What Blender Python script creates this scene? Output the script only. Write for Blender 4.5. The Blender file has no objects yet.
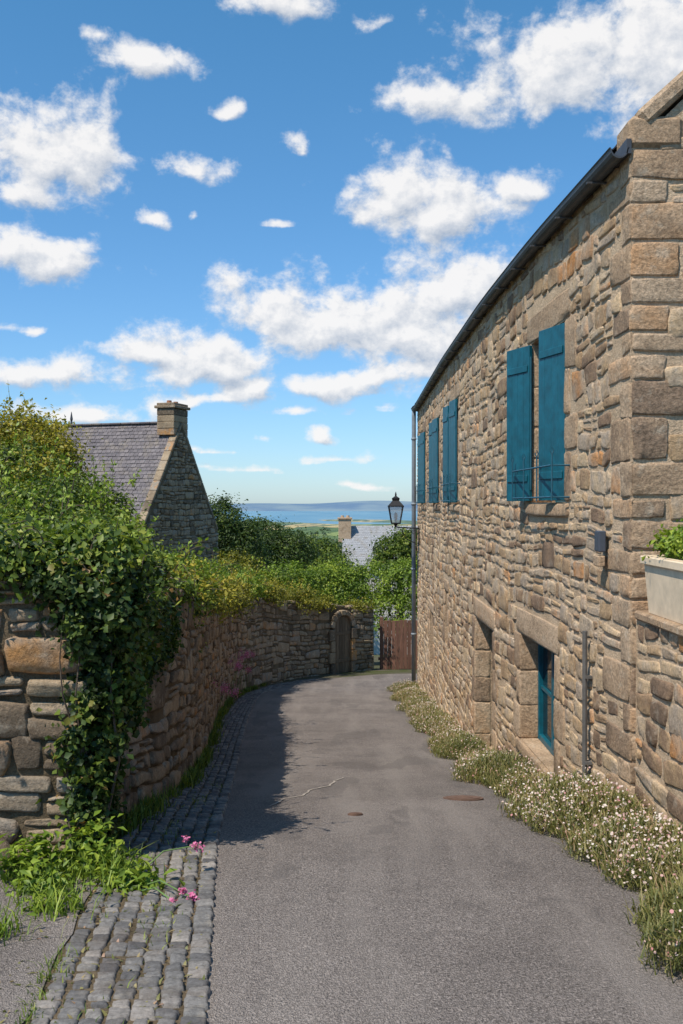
import bpy, math, random
import numpy as np
from mathutils import Vector
random.seed(5)
rng = np.random.default_rng(11)
S = bpy.context.scene
COL = S.collection

# ------------------------------------------------------------------ node helpers
def new_mat(name):
    m = bpy.data.materials.new(name); m.use_nodes = True
    m.node_tree.nodes.clear()
    return m, m.node_tree
def nd(nt, t, ins=None, **props):
    n = nt.nodes.new(t)
    for k, v in props.items(): setattr(n, k, v)
    if ins:
        for k, v in ins.items():
            if isinstance(v, bpy.types.NodeSocket): nt.links.new(v, n.inputs[k])
            else: n.inputs[k].default_value = v
    return n
def mth(nt, op, a, b=None, c=None, clamp=False):
    i = {0: a}
    if b is not None: i[1] = b
    if c is not None: i[2] = c
    return nd(nt, 'ShaderNodeMath', i, operation=op, use_clamp=clamp).outputs[0]
def ramp(nt, fac, stops, interp='LINEAR'):
    n = nd(nt, 'ShaderNodeValToRGB', {0: fac}); cr = n.color_ramp; cr.interpolation = interp
    while len(cr.elements) < len(stops): cr.elements.new(0.5)
    for e, (p, c) in zip(cr.elements, stops):
        e.position = p
        e.color = (c, c, c, 1) if isinstance(c, (int, float)) else (*c, 1)
    return n.outputs[0]
def mix(nt, f, a, b, bt='MIX'):
    n = nt.nodes.new('ShaderNodeMix'); n.data_type = 'RGBA'; n.blend_type = bt
    for k, v in ((0, f), (6, a), (7, b)):
        if isinstance(v, bpy.types.NodeSocket): nt.links.new(v, n.inputs[k])
        else: n.inputs[k].default_value = v if k == 0 else ((*v, 1) if len(v) == 3 else v)
    return n.outputs[2]
def noise(nt, vec, scale, detail=5, rough=0.55, dist=0.0):
    return nd(nt, 'ShaderNodeTexNoise', {'Vector': vec, 'Scale': scale, 'Detail': detail, 'Roughness': rough, 'Distortion': dist}).outputs[0]
def finish(nt, col, rough=0.8, bump=None, bstr=0.4, bdist=0.01, metal=0.0, spec=0.3):
    p = nd(nt, 'ShaderNodeBsdfPrincipled', {'Base Color': col if isinstance(col, bpy.types.NodeSocket) else (*col, 1), 'Roughness': rough, 'Metallic': metal, 'Specular IOR Level': spec})
    if bump is not None:
        b = nd(nt, 'ShaderNodeBump', {'Height': bump, 'Strength': bstr, 'Distance': bdist})
        nt.links.new(b.outputs[0], p.inputs['Normal'])
    o = nd(nt, 'ShaderNodeOutputMaterial'); nt.links.new(p.outputs[0], o.inputs[0])
    return p
def pos(nt): return nd(nt, 'ShaderNodeNewGeometry').outputs['Position']
def attr(nt, name='v'): return nd(nt, 'ShaderNodeAttribute', attribute_name=name).outputs['Fac']

def stone_mat(name, stops, lich=0.5, bstr=0.6, dark=0.5, speck=(0.62, 1.3), lcol=(0.60, 0.51, 0.39)):
    m, nt = new_mat(name); P = pos(nt); v = attr(nt)
    n1 = noise(nt, P, 5.0, 3)
    f = mth(nt, 'ADD', mth(nt, 'MULTIPLY', v, 0.9), mth(nt, 'MULTIPLY', mth(nt, 'SUBTRACT', n1, 0.5), 0.6), clamp=True)
    f = mth(nt, 'ADD', f, 0.05)
    c = ramp(nt, f, stops)
    n2 = noise(nt, P, 45.0, 4, 0.75)
    k = ramp(nt, n2, [(0.3, speck[0]), (0.7, speck[1])])
    c = mix(nt, 1.0, c, k, 'MULTIPLY')
    n3 = noise(nt, P, 8.0, 5, 0.68, 0.3)
    c = mix(nt, mth(nt, 'MULTIPLY', ramp(nt, n3, [(0.56, 0.0), (0.68, 1.0)]), lich), c, lcol)
    n4 = noise(nt, P, 2.1, 5, 0.75, 0.4)
    c = mix(nt, mth(nt, 'MULTIPLY', ramp(nt, n4, [(0.5, 0.0), (0.68, 1.0)]), dark), c, (0.10, 0.068, 0.045))
    n5 = noise(nt, P, 26.0, 6, 0.75)
    finish(nt, c, 0.92, n5, bstr, 0.03, spec=0.12)
    return m
GRAN = [(0.0, (0.17, 0.12, 0.085)), (0.15, (0.30, 0.195, 0.125)), (0.35, (0.50, 0.335, 0.19)), (0.5, (0.42, 0.33, 0.25)), (0.65, (0.62, 0.44, 0.265)), (0.8, (0.50, 0.39, 0.285)), (1.0, (0.54, 0.26, 0.105))]
GREY = [(0.0, (0.12, 0.095, 0.07)), (0.3, (0.27, 0.20, 0.135)), (0.6, (0.40, 0.30, 0.195)), (0.82, (0.32, 0.27, 0.215)), (1.0, (0.48, 0.25, 0.10))]
M_gran = stone_mat('granite_rubble', GRAN, lich=.35, dark=.35, bstr=.7)
M_dress = stone_mat('dressed_granite', [(0.0, (0.26, 0.18, 0.125)), (0.35, (0.46, 0.315, 0.20)), (0.7, (0.55, 0.40, 0.27)), (1.0, (0.55, 0.32, 0.17))], lich=0.45, bstr=0.75, dark=0.5, speck=(.5, 1.35))
M_wallst = stone_mat('garden_wall_stone', GREY, lich=0.5, dark=0.45, bstr=.8)
M_cobble = stone_mat('cobble_stone', [(0.0, (0.10, 0.095, 0.095)), (0.5, (0.19, 0.18, 0.17)), (1.0, (0.30, 0.265, 0.235))], lich=0.2, dark=0.4, bstr=.4)

def mortar_mat(name, base, b2):
    m, nt = new_mat(name); P = pos(nt)
    c = mix(nt, ramp(nt, noise(nt, P, 3.0, 5), [(0.35, 0.0), (0.65, 1.0)]), base, b2)
    c = mix(nt, 1.0, c, ramp(nt, noise(nt, P, 90, 3), [(0.3, 0.7), (0.7, 1.2)]), 'MULTIPLY')
    finish(nt, c, 0.95, noise(nt, P, 40, 5, 0.7), 0.8, 0.03, spec=0.1)
    return m
M_mortar = mortar_mat('lime_mortar', (0.66, 0.49, 0.33), (0.50, 0.36, 0.235))
M_mortar2 = mortar_mat('earth_mortar', (0.20, 0.15, 0.095), (0.10, 0.075, 0.045))

def plain(name, col, rough=0.5, var=0.25, sc=12, metal=0.0, spec=0.4, bstr=0.15):
    m, nt = new_mat(name); P = pos(nt)
    c = mix(nt, 1.0, col, ramp(nt, noise(nt, P, sc, 4, 0.65), [(0.3, 1 - var), (0.7, 1 + var)]), 'MULTIPLY')
    finish(nt, c, rough, noise(nt, P, sc * 5, 3), bstr, 0.004, metal, spec)
    return m
M_teal = plain('teal_paint', (0.004, 0.088, 0.125), 0.42, 0.3, 9)
M_zinc = plain('dark_zinc', (0.075, 0.075, 0.08), 0.5, 0.2, 8, 0.3)
M_pipe = plain('grey_downpipe', (0.22, 0.25, 0.28), 0.5, 0.15, 8)
M_iron = plain('black_iron', (0.02, 0.02, 0.022), 0.5, 0.2, 20, 0.4)
M_rust = plain('rusty_iron', (0.17, 0.10, 0.07), 0.8, 0.3, 25, 0.3)
M_cream = plain('cream_concrete', (0.70, 0.55, 0.38), 0.8, 0.15, 10)
M_white = plain('white_render', (0.6, 0.57, 0.52), 0.9, 0.1, 2)
M_dark = plain('dark_interior', (0.012, 0.011, 0.010), 0.9, 0.1)
M_soil = plain('potting_soil', (0.05, 0.035, 0.025), 0.95, 0.4, 30)
M_box = plain('meter_box_grey', (0.06, 0.07, 0.09), 0.5, 0.1)
def glass_mat():
    m, nt = new_mat('window_glass'); P = pos(nt)
    finish(nt, (0.015, 0.02, 0.025), 0.06, noise(nt, P, 3, 2), 0.05, 0.01, spec=0.8); return m
M_glass = glass_mat()
def lamp_glass():
    m, nt = new_mat('lantern_glass')
    p = finish(nt, (0.5, 0.55, 0.6), 0.15, spec=0.6); p.inputs['Alpha'].default_value = 0.35; return m
M_lglass = lamp_glass()
def wood_mat(name, col):
    m, nt = new_mat(name); P = pos(nt)
    mp = nd(nt, 'ShaderNodeMapping', {'Vector': P, 'Scale': (14, 14, 1.2)}).outputs[0]
    c = mix(nt, 1.0, col, ramp(nt, noise(nt, mp, 3, 5, 0.7), [(0.3, 0.55), (0.7, 1.35)]), 'MULTIPLY')
    c = mix(nt, 1.0, c, ramp(nt, attr(nt), [(0.0, 0.7), (1.0, 1.2)]), 'MULTIPLY')
    finish(nt, c, 0.75, noise(nt, mp, 6, 4), 0.3, 0.005); return m
M_wood = wood_mat('weathered_wood', (0.19, 0.095, 0.065))
M_oak = wood_mat('old_oak', (0.19, 0.13, 0.08))
def slate_mat(name, a, b, sc=1.0):
    m, nt = new_mat(name); P = pos(nt); v = attr(nt)
    c = mix(nt, v, a, b)
    c = mix(nt, 1.0, c, ramp(nt, noise(nt, P, 14, 5, 0.7), [(0.3, 0.7), (0.7, 1.3)]), 'MULTIPLY')
    c = mix(nt, ramp(nt, noise(nt, P, 1.6, 5, 0.7), [(0.52, 0.0), (0.72, 0.65)]), c, (0.24, 0.195, 0.13))
    finish(nt, c, 0.75, noise(nt, P, 30, 3), 0.3, 0.01, spec=0.3); return m
M_slate = slate_mat('slate', (0.115, 0.10, 0.105), (0.185, 0.16, 0.16))
M_slate2 = slate_mat('pale_slate', (0.30, 0.30, 0.31), (0.35, 0.35, 0.36))

def leaf_mat(name, stops, trans=0.3, rough=0.5):
    m, nt = new_mat(name); v = attr(nt); P = pos(nt)
    f = mth(nt, 'ADD', v, mth(nt, 'MULTIPLY', mth(nt, 'SUBTRACT', noise(nt, P, 1.5, 2), 0.5), 0.6), clamp=True)
    c = ramp(nt, f, stops)
    p = nd(nt, 'ShaderNodeBsdfPrincipled', {'Base Color': c, 'Roughness': rough, 'Specular IOR Level': 0.35})
    t = nd(nt, 'ShaderNodeBsdfTranslucent', {'Color': mix(nt, 1.0, c, (1.3, 1.35, 0.7), 'MULTIPLY')})
    mx = nd(nt, 'ShaderNodeMixShader', {0: trans, 1: p.outputs[0], 2: t.outputs[0]})
    o = nd(nt, 'ShaderNodeOutputMaterial'); nt.links.new(mx.outputs[0], o.inputs[0]); return m
L_bush = leaf_mat('bush_leaves', [(0.0, (0.02, 0.038, 0.009)), (0.4, (0.08, 0.13, 0.02)), (0.75, (0.20, 0.26, 0.033)), (1.0, (0.36, 0.37, 0.06))])
L_ivy = leaf_mat('ivy_leaves', [(0.0, (0.014, 0.028, 0.008)), (0.45, (0.052, 0.088, 0.018)), (0.85, (0.15, 0.20, 0.03)), (1.0, (0.26, 0.15, 0.05))])
L_yel = leaf_mat('yellow_leaves', [(0.0, (0.09, 0.10, 0.012)), (0.5, (0.30, 0.28, 0.03)), (1.0, (0.52, 0.40, 0.06))])
L_bright = leaf_mat('bright_leaves', [(0.0, (0.045, 0.08, 0.012)), (0.5, (0.19, 0.28, 0.03)), (1.0, (0.39, 0.45, 0.06))])
L_dark = leaf_mat('dark_tree_leaves', [(0.0, (0.018, 0.035, 0.010)), (0.5, (0.06, 0.10, 0.02)), (1.0, (0.15, 0.20, 0.03))])
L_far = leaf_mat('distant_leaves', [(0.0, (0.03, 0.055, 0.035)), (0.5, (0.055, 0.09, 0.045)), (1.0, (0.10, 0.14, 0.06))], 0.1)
L_dry = leaf_mat('daisy_foliage', [(0.0, (0.05, 0.065, 0.02)), (0.35, (0.15, 0.16, 0.045)), (0.65, (0.31, 0.27, 0.10)), (1.0, (0.48, 0.28, 0.20))])
L_petal = leaf_mat('daisy_petals', [(0.0, (0.55, 0.24, 0.24)), (0.45, (0.66, 0.48, 0.42)), (1.0, (0.78, 0.70, 0.62))], 0.2)
L_pink = leaf_mat('pink_petals', [(0.0, (0.5, 0.08, 0.22)), (1.0, (0.75, 0.25, 0.42))], 0.2)
M_bark = plain('bark', (0.09, 0.065, 0.045), 0.9, 0.4, 15, bstr=0.8)

# ------------------------------------------------------------------ mesh helpers
def mk(name, V, F, mat, fv=None, vv=None, smooth=False, parent=None, recentre=True):
    V = np.asarray(V, dtype=np.float64).reshape(-1, 3)
    o = V.min(0) * 0.5 + V.max(0) * 0.5; o[2] = V[:, 2].min()
    if not recentre: o = np.zeros(3)
    me = bpy.data.meshes.new(name)
    if isinstance(F, np.ndarray):
        k = F.shape[1]; me.vertices.add(len(V)); me.vertices.foreach_set('co', (V - o).ravel())
        me.loops.add(F.size); me.loops.foreach_set('vertex_index', F.ravel().astype(np.int32))
        me.polygons.add(len(F)); me.polygons.foreach_set('loop_start', (np.arange(len(F)) * k).astype(np.int32))
        me.polygons.foreach_set('loop_total', np.full(len(F), k, dtype=np.int32))
        me.update(calc_edges=True)
    else:
        me.from_pydata([tuple(p) for p in (V - o)], [], F)
    if fv is not None:
        a = me.attributes.new('v', 'FLOAT', 'FACE'); a.data.foreach_set('value', np.asarray(fv, dtype=np.float32))
    if vv is not None:
        a = me.attributes.new('v', 'FLOAT', 'POINT'); a.data.foreach_set('value', np.asarray(vv, dtype=np.float32))
    if smooth: me.polygons.foreach_set('use_smooth', np.ones(len(me.polygons), dtype=bool))
    me.validate(); me.update()
    ob = bpy.data.objects.new(name, me); ob.location = o; COL.objects.link(ob); me.materials.append(mat)
    if parent is not None:
        ob.parent = parent; ob.matrix_parent_inverse = parent.matrix_basis.inverted()
    return ob
def empty(name, loc):
    e = bpy.data.objects.new(name, None); e.location = loc; e.empty_display_size = 0.3; COL.objects.link(e)
    return e

class Acc:
    def __init__(s): s.V = []; s.F = []; s.A = []; s.n = 0
    def add(s, V, F, a=0.5):
        V = np.asarray(V, float); s.V.append(V)
        s.F += [tuple(i + s.n for i in f) for f in F]; s.A += [a] * len(V); s.n += len(V)
    def box(s, c, size, R=None, a=0.5, bev=0.0):
        hx, hy, hz = [q / 2 for q in size]
        if bev > 0:
            b = min(bev, hx * .9, hy * .9, hz * .9); P = []
            for sx in (-1, 1):
                for sy in (-1, 1):
                    for sz in (-1, 1):
                        P += [(sx*hx, sy*(hy-b), sz*(hz-b)), (sx*(hx-b), sy*hy, sz*(hz-b)), (sx*(hx-b), sy*(hy-b), sz*hz)]
            idx = lambda sx, sy, sz, k: ((sx*2+sy)*2+sz)*3+k
            F = []
            F += [tuple(idx(q, i, j, 0) for i, j in ((0,0),(1,0),(1,1),(0,1))) for q in (0, 1)]
            F += [tuple(idx(i, q, j, 1) for i, j in ((0,0),(1,0),(1,1),(0,1))) for q in (0, 1)]
            F += [tuple(idx(i, j, q, 2) for i, j in ((0,0),(1,0),(1,1),(0,1))) for q in (0, 1)]
            for i in (0, 1):
                for j in (0, 1):
                    F += [(idx(i,j,0,0), idx(i,j,1,0), idx(i,j,1,1), idx(i,j,0,1)),
                          (idx(i,0,j,0), idx(i,1,j,0), idx(i,1,j,2), idx(i,0,j,2)),
                          (idx(0,i,j,1), idx(1,i,j,1), idx(1,i,j,2), idx(0,i,j,2))]
                    for k in (0, 1): F.append((idx(i,j,k,0), idx(i,j,k,1), idx(i,j,k,2)))
        else:
            P = [(x, y, z) for x in (-hx, hx) for y in (-hy, hy) for z in (-hz, hz)]
            F = [(0,1,3,2),(4,6,7,5),(0,4,5,1),(2,3,7,6),(0,2,6,4),(1,5,7,3)]
        P = np.array(P)
        if R is not None: P = P @ np.array(R).T
        s.add(P + np.array(c), F, a)
    def tube(s, pts, r, seg=8, a=0.5):
        pts = [np.array(p, float) for p in pts]; rr = r if isinstance(r, (list, tuple)) else [r] * len(pts)
        V = []
        for i, p in enumerate(pts):
            t = pts[min(i+1, len(pts)-1)] - pts[max(i-1, 0)]; t = t / (np.linalg.norm(t) + 1e-9)
            h = np.array([0, 0, 1.]) if abs(t[2]) < 0.9 else np.array([1., 0, 0])
            u = np.cross(t, h); u /= np.linalg.norm(u); w = np.cross(t, u)
            for k in range(seg):
                an = 2 * math.pi * k / seg; V.append(p + rr[i] * (math.cos(an) * u + math.sin(an) * w))
        F = [(i*seg+k, i*seg+(k+1) % seg, (i+1)*seg+(k+1) % seg, (i+1)*seg+k) for i in range(len(pts)-1) for k in range(seg)]
        F += [tuple(range(seg)), tuple(range((len(pts)-1)*seg, len(pts)*seg))]
        s.add(V, F, a)
    def obj(s, name, mat, parent=None, smooth=False):
        o = mk(name, np.vstack(s.V), s.F, mat, vv=s.A, smooth=False, parent=parent)
        import bmesh
        bm = bmesh.new(); bm.from_mesh(o.data); bmesh.ops.recalc_face_normals(bm, faces=bm.faces); bm.to_mesh(o.data); bm.free()
        if smooth: o.data.polygons.foreach_set('use_smooth', np.ones(len(o.data.polygons), dtype=bool))
        return o
def rotz(a): c, s_ = math.cos(a), math.sin(a); return np.array([[c, -s_, 0], [s_, c, 0], [0, 0, 1]])
def roty(a): c, s_ = math.cos(a), math.sin(a); return np.array([[c, 0, s_], [0, 1, 0], [-s_, 0, c]])

# stones : hewn faces with a narrow worn arris
def stones(name, cells, Pf, mat, parent=None, gap=0.008, rnd=0.10, jit=0.014, warp=None, seed=1, b1=.005, b2=.013, rough=.0025, tilt=.25, back=-.005):
    r = np.random.default_rng(seed)
    C = np.array([c[:4] for c in cells]); pr = np.array([c[4] for c in cells]); n = len(C)
    cu = (C[:, 0] + C[:, 1]) / 2; cz = (C[:, 2] + C[:, 3]) / 2
    g_ = gap * r.uniform(.6, 1.5, n)
    hu = np.maximum((C[:, 1] - C[:, 0]) / 2 - g_, .01); hz = np.maximum((C[:, 3] - C[:, 2]) / 2 - g_, .01)
    def ax(h, inner):
        e1 = np.minimum(b1 / h, .22)[:, None]; e2 = np.minimum(b2 / h, .5)[:, None]; o = np.ones((n, 1))
        return np.concatenate([-o, -o + e1, -o + e2] + [(1 - e2) * q for q in inner] + [o - e2, o - e1, o], 1)
    iu, it = (-.5, 0, .5), (-.35, .35)
    su, tz = ax(hu, iu), ax(hz, it); nx, ny = su.shape[1], tz.shape[1]
    def pv(k): return np.array([0, .72, .97] + [1.] * k + [.97, .72, 0])
    s = np.tile(su[:, None, :], (1, ny, 1)).reshape(n, -1); t = np.repeat(tz, nx, axis=1)
    prof = (pv(2)[:, None] * pv(3)[None, :]).ravel()[None]; m = s.shape[1]
    k1 = r.uniform(.1, 1.5, (n, 1)) * rnd; k2 = r.uniform(.1, 1.5, (n, 1)) * rnd
    u = cu[:, None] + hu[:, None] * s - np.sign(s) * np.minimum(hu[:, None] * k1, .03) * t ** 4 * (np.abs(s) ** 2)
    z = cz[:, None] + hz[:, None] * t - np.sign(t) * np.minimum(hz[:, None] * k2, .02) * s ** 4 * (np.abs(t) ** 2)
    for du in (0, 1):
        J = r.normal(0, 1, (n, 4)) * np.minimum(jit, np.minimum(hu, hz) * .25)[:, None]
        off = (J[:, :1] * (1 - s) * (1 - t) + J[:, 1:2] * (1 + s) * (1 - t) + J[:, 2:3] * (1 - s) * (1 + t) + J[:, 3:4] * (1 + s) * (1 + t)) / 4
        if du == 0: u = u + off
        else: z = z + off
    ph = r.uniform(0, 6.28, (n, 4)); wob = np.minimum(np.minimum(hu, hz) * .05, jit * .35)[:, None]
    z = z + wob * np.sin(3.1 * s + ph[:, :1]) * np.abs(t); u = u + wob * np.sin(3.7 * t + ph[:, 1:2]) * np.abs(s)
    ed = np.minimum(np.minimum(hu, hz) * .04, .003)[:, None]
    u = u + r.normal(0, 1, (n, m)) * ed; z = z + r.normal(0, 1, (n, m)) * ed
    tl = (r.normal(0, tilt, (n, 1)) * s + r.normal(0, tilt, (n, 1)) * t).clip(-.7, .9)
    d = prof * (pr[:, None] * (1 + tl + .15 * np.sin(2.6 * s + ph[:, 2:3]) * np.cos(2.2 * t + ph[:, 3:4])) + r.normal(0, rough, (n, m)))
    d = np.where(prof < .01, back, d)
    if warp is not None: u, z = warp(u, z)
    V = np.stack(Pf(u.ravel(), z.ravel(), d.ravel()), -1)
    q = np.array([(j*nx+i, j*nx+i+1, (j+1)*nx+i+1, (j+1)*nx+i) for j in range(ny-1) for i in range(nx-1)])
    F = (q[None] + (np.arange(n) * m)[:, None, None]).reshape(-1, 4)
    vv = np.repeat(np.clip(r.beta(1.2, 1.3, n), 0, 1), m)
    return mk(name, V, F, mat, vv=vv, smooth=True, parent=parent)

def layout(u0, u1, z0, z1, hr, wr, blocked=(), proud=(.012, .035), big=0.0, keep=None, seed=3, split=.16):
    r = random.Random(seed); cells = []; blk = list(blocked)
    if big > 0:
        for _ in range(int((u1-u0)*(z1-z0)*big*3)):
            w = r.uniform(.3, .6) * min(1.3, wr[1] / .4); h = r.uniform(1.4, 2.2) * (hr[0] + hr[1]) / 2; a = r.uniform(u0, u1 - w); b = r.uniform(z0, z1 - h)
            if all(a + w < q[0] or a > q[1] or b + h < q[2] or b > q[3] for q in blk):
                if keep and not keep(a, a + w, b, b + h): continue
                blk.append((a, a + w, b, b + h)); cells.append((a, a + w, b, b + h, r.uniform(*proud)))
    z = z0
    while z < z1 - .02:
        h = r.uniform(*hr); h = min(h, z1 - z)
        iv = [(u0, u1)]
        for q in blk:
            ov = min(z + h, q[3]) - max(z, q[2])
            if ov > .35 * h:
                nv = []
                for a, b in iv:
                    if q[1] <= a or q[0] >= b: nv.append((a, b)); continue
                    if q[0] > a: nv.append((a, q[0]))
                    if q[1] < b: nv.append((q[1], b))
                iv = nv
        for a, b in iv:
            if b - a < .04: continue
            u = a
            while u < b - 1e-6:
                w = wr[0] + (wr[1] - wr[0]) * r.random() ** 1.5
                if b - (u + w) < wr[0] * .7: w = b - u
                p = r.uniform(*proud); c = (u, u + w, z, z + h)
                if not keep or keep(*c):
                    if r.random() < split and h > .09:
                        m_ = z + h * r.uniform(.35, .65)
                        cells.append((u, u + w, z, m_, p)); 
                        cells.append((u, u + w, m_, z + h, p * .8))
                    else: cells.append((*c, p))
                u += w
        z += h
    return cells
def rwarp(u, z): return (u + .02 * np.sin(3.1 * z + 1.3 * u), z + .02 * np.sin(1.9 * u + 2.1 * z) + .010 * np.sin(5.3 * u - 3 * z + 1) + .004 * np.sin(13 * u + 5 * z))

# leaves
def leaves(name, blobs, n, size, mat, clump=60, sig=0.10, parent=None, up=0.4, inner=0.15, aspect=0.55, lo=-0.6, vmean=0.45, seed=0):
    r = np.random.default_rng(seed + 100)
    B = np.array([b[:6] for b in blobs], float)
    w = (B[:, 3] * B[:, 4] + B[:, 3] * B[:, 5] + B[:, 4] * B[:, 5]); w /= w.sum()
    nc = max(1, n // clump)
    bi = r.choice(len(B), nc, p=w); dirs = r.normal(size=(nc * 1, 3)); dirs /= np.linalg.norm(dirs, axis=1)[:, None]
    dirs[:, 2] = np.where(dirs[:, 2] < lo, -dirs[:, 2], dirs[:, 2])
    rad = np.where(r.random(nc) < inner, r.uniform(.3, .75, nc), r.uniform(.78, 1.06, nc) + (r.random(nc) < .10) * r.uniform(0, .3, nc))
    cc = B[bi, :3] + dirs * B[bi, 3:6] * rad[:, None]
    cs = r.uniform(.5, 1.5, nc) * sig; cv = r.normal(vmean, .21, nc)
    ci = np.repeat(np.arange(nc), clump); N = len(ci)
    c = cc[ci] + r.normal(size=(N, 3)) * cs[ci][:, None] * np.array([1, 1, .75])
    nrm = dirs[ci] * .7 + r.normal(size=(N, 3)) * .55 + np.array([0, 0, up]); nrm /= np.linalg.norm(nrm, axis=1)[:, None]
    t = r.normal(size=(N, 3)); t -= (t * nrm).sum(1)[:, None] * nrm; t /= np.linalg.norm(t, axis=1)[:, None]
    b = np.cross(nrm, t); L = size * r.uniform(.55, 1.35, N)[:, None]
    p0 = c - t * L * .5; p2 = c + t * L * .5 - nrm * L * .12
    p1 = c - b * L * aspect * .5 + nrm * L * .1 - t * L * .08; p3 = c + b * L * aspect * .5 + nrm * L * .1 - t * L * .08
    V = np.stack([p0, p1, p2, p3], 1).reshape(-1, 3); k = np.arange(N) * 4
    F = np.concatenate([np.stack([k, k+1, k+2], 1), np.stack([k, k+2, k+3], 1)])
    v = np.clip(cv[ci] + r.normal(0, .13, N), 0, 1)
    return mk(name, V, F, mat, fv=np.concatenate([v, v]), parent=parent)
def blades(name, P, h, wd, mat, lean=.5, seed=0, parent=None, vmean=.5):
    r = np.random.default_rng(seed + 50); N = len(P); P = np.asarray(P, float)
    an = r.uniform(0, 6.28, N); L = h * r.uniform(.5, 1.4, N)
    d = np.stack([np.cos(an), np.sin(an), np.zeros(N)], 1) * (lean * r.uniform(.2, 1.3, N) * L)[:, None]
    q = np.stack([-np.sin(an), np.cos(an), np.zeros(N)], 1) * (wd * .5)
    up = np.zeros((N, 3)); up[:, 2] = L
    mid = P + d * .35 + up * .6; tip = P + d + up * r.uniform(.75, 1.05, N)[:, None]
    V = np.stack([P - q, P + q, mid + q * .8, mid - q * .8, tip], 1).reshape(-1, 3); k = np.arange(N) * 5
    F = np.concatenate([np.stack([k, k+1, k+2], 1), np.stack([k, k+2, k+3], 1), np.stack([k+3, k+2, k+4], 1)])
    v = np.clip(r.normal(vmean, .22, N), 0, 1)
    return mk(name, V, F, mat, fv=np.concatenate([v] * 3), parent=parent)
def sprigs(name, base, n, length, size, mat, seed, parent=None, nl=14, droop=.3):
    r = np.random.default_rng(seed); A_ = Acc(); C = []; T = []
    for i in range(n):
        b = base[r.integers(len(base))]; p = np.array(b[:3]) + r.normal(size=3) * b[3] * np.array([1, 1, .3]); d = r.normal(size=3) * .45 + np.array([.1, -.1, 1.]); d /= np.linalg.norm(d)
        L = length * r.uniform(.5, 1.3); P = [p]
        for k in range(6): d = d + np.array([0, 0, -droop * .25]) + r.normal(size=3) * .06; d /= np.linalg.norm(d); P.append(P[-1] + d * L / 6)
        A_.tube(P, [.0035, .003, .003, .0025, .002, .0015, .001], 4)
        for k in range(nl): t = r.uniform(.8, 6); j = min(int(t), 5); C.append(P[j] + (P[j+1] - P[j]) * (t - j) + r.normal(size=3) * size * .35); T.append(r.uniform(.3, .9))
    A_.obj(name + '_stems', M_bark, parent)
    C = np.array(C); N = len(C); nrm = r.normal(size=(N, 3)) + np.array([0, -.3, .6]); nrm /= np.linalg.norm(nrm, axis=1)[:, None]; t = np.cross(nrm, r.normal(size=(N, 3))); t /= np.linalg.norm(t, axis=1)[:, None]; b = np.cross(nrm, t); L = size * r.uniform(.6, 1.3, N)[:, None]
    V = np.stack([C - t*L*.5, C - b*L*.28, C + t*L*.5, C + b*L*.28], 1).reshape(-1, 3); k = np.arange(N) * 4
    return mk(name, V, np.stack([k, k+1, k+2, k+3], 1), mat, fv=np.array(T), parent=parent)

# ------------------------------------------------------------------ terrain
GY = np.array([-60, -30, -10, 0, 3.16, 6.16, 8.25, 10.7, 16, 23, 26, 28.5, 35, 60, 150, 400, 1150, 2200, 4300, 5300, 9000])
GZ = -np.array([-2, -.5, .6, 1.33, 1.65, 1.98, 2.36, 2.79, 3.44, 4.29, 4.52, 4.7, 5.5, 9, 20, 32, 40, 55, 76, 86, 120])
def gz(y):
    y = np.asarray(y, float); w = np.minimum(.8, 1 + 0 * y)
    return sum(np.interp(y + k * w, GY, GZ) for k in (-1, -.5, 0, .5, 1)) / 5
def gfull(x, y):
    z = gz(y); a = np.clip((y - 120) / 600, 0, 1)
    z = z + a * (7 * np.sin(x / 310 + 1) * np.cos(y / 420) + 4 * np.sin(x / 130 + y / 260))
    a2 = np.clip((np.abs(x) - 45) / 400, 0, 1) * np.clip(1 - y / 3000, 0, 1)
    return z - a2 * 25
Yd = np.arange(-30, 40.01, .5); Yr = np.concatenate([[-400, -200, -100, -60], Yd, 40 * (1.06 ** np.arange(1, 96))])
Xh = np.concatenate([np.arange(1, 31, 1.), 30 * (1.12 ** np.arange(1, 52))]); Xr = np.concatenate([-Xh[::-1], [0], Xh])
XX, YY = np.meshgrid(Xr, Yr); ZZ = gfull(XX, YY)
nx, ny = len(Xr), len(Yr)
i, j = np.meshgrid(np.arange(nx - 1), np.arange(ny - 1)); k = (j * nx + i).ravel()
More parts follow.
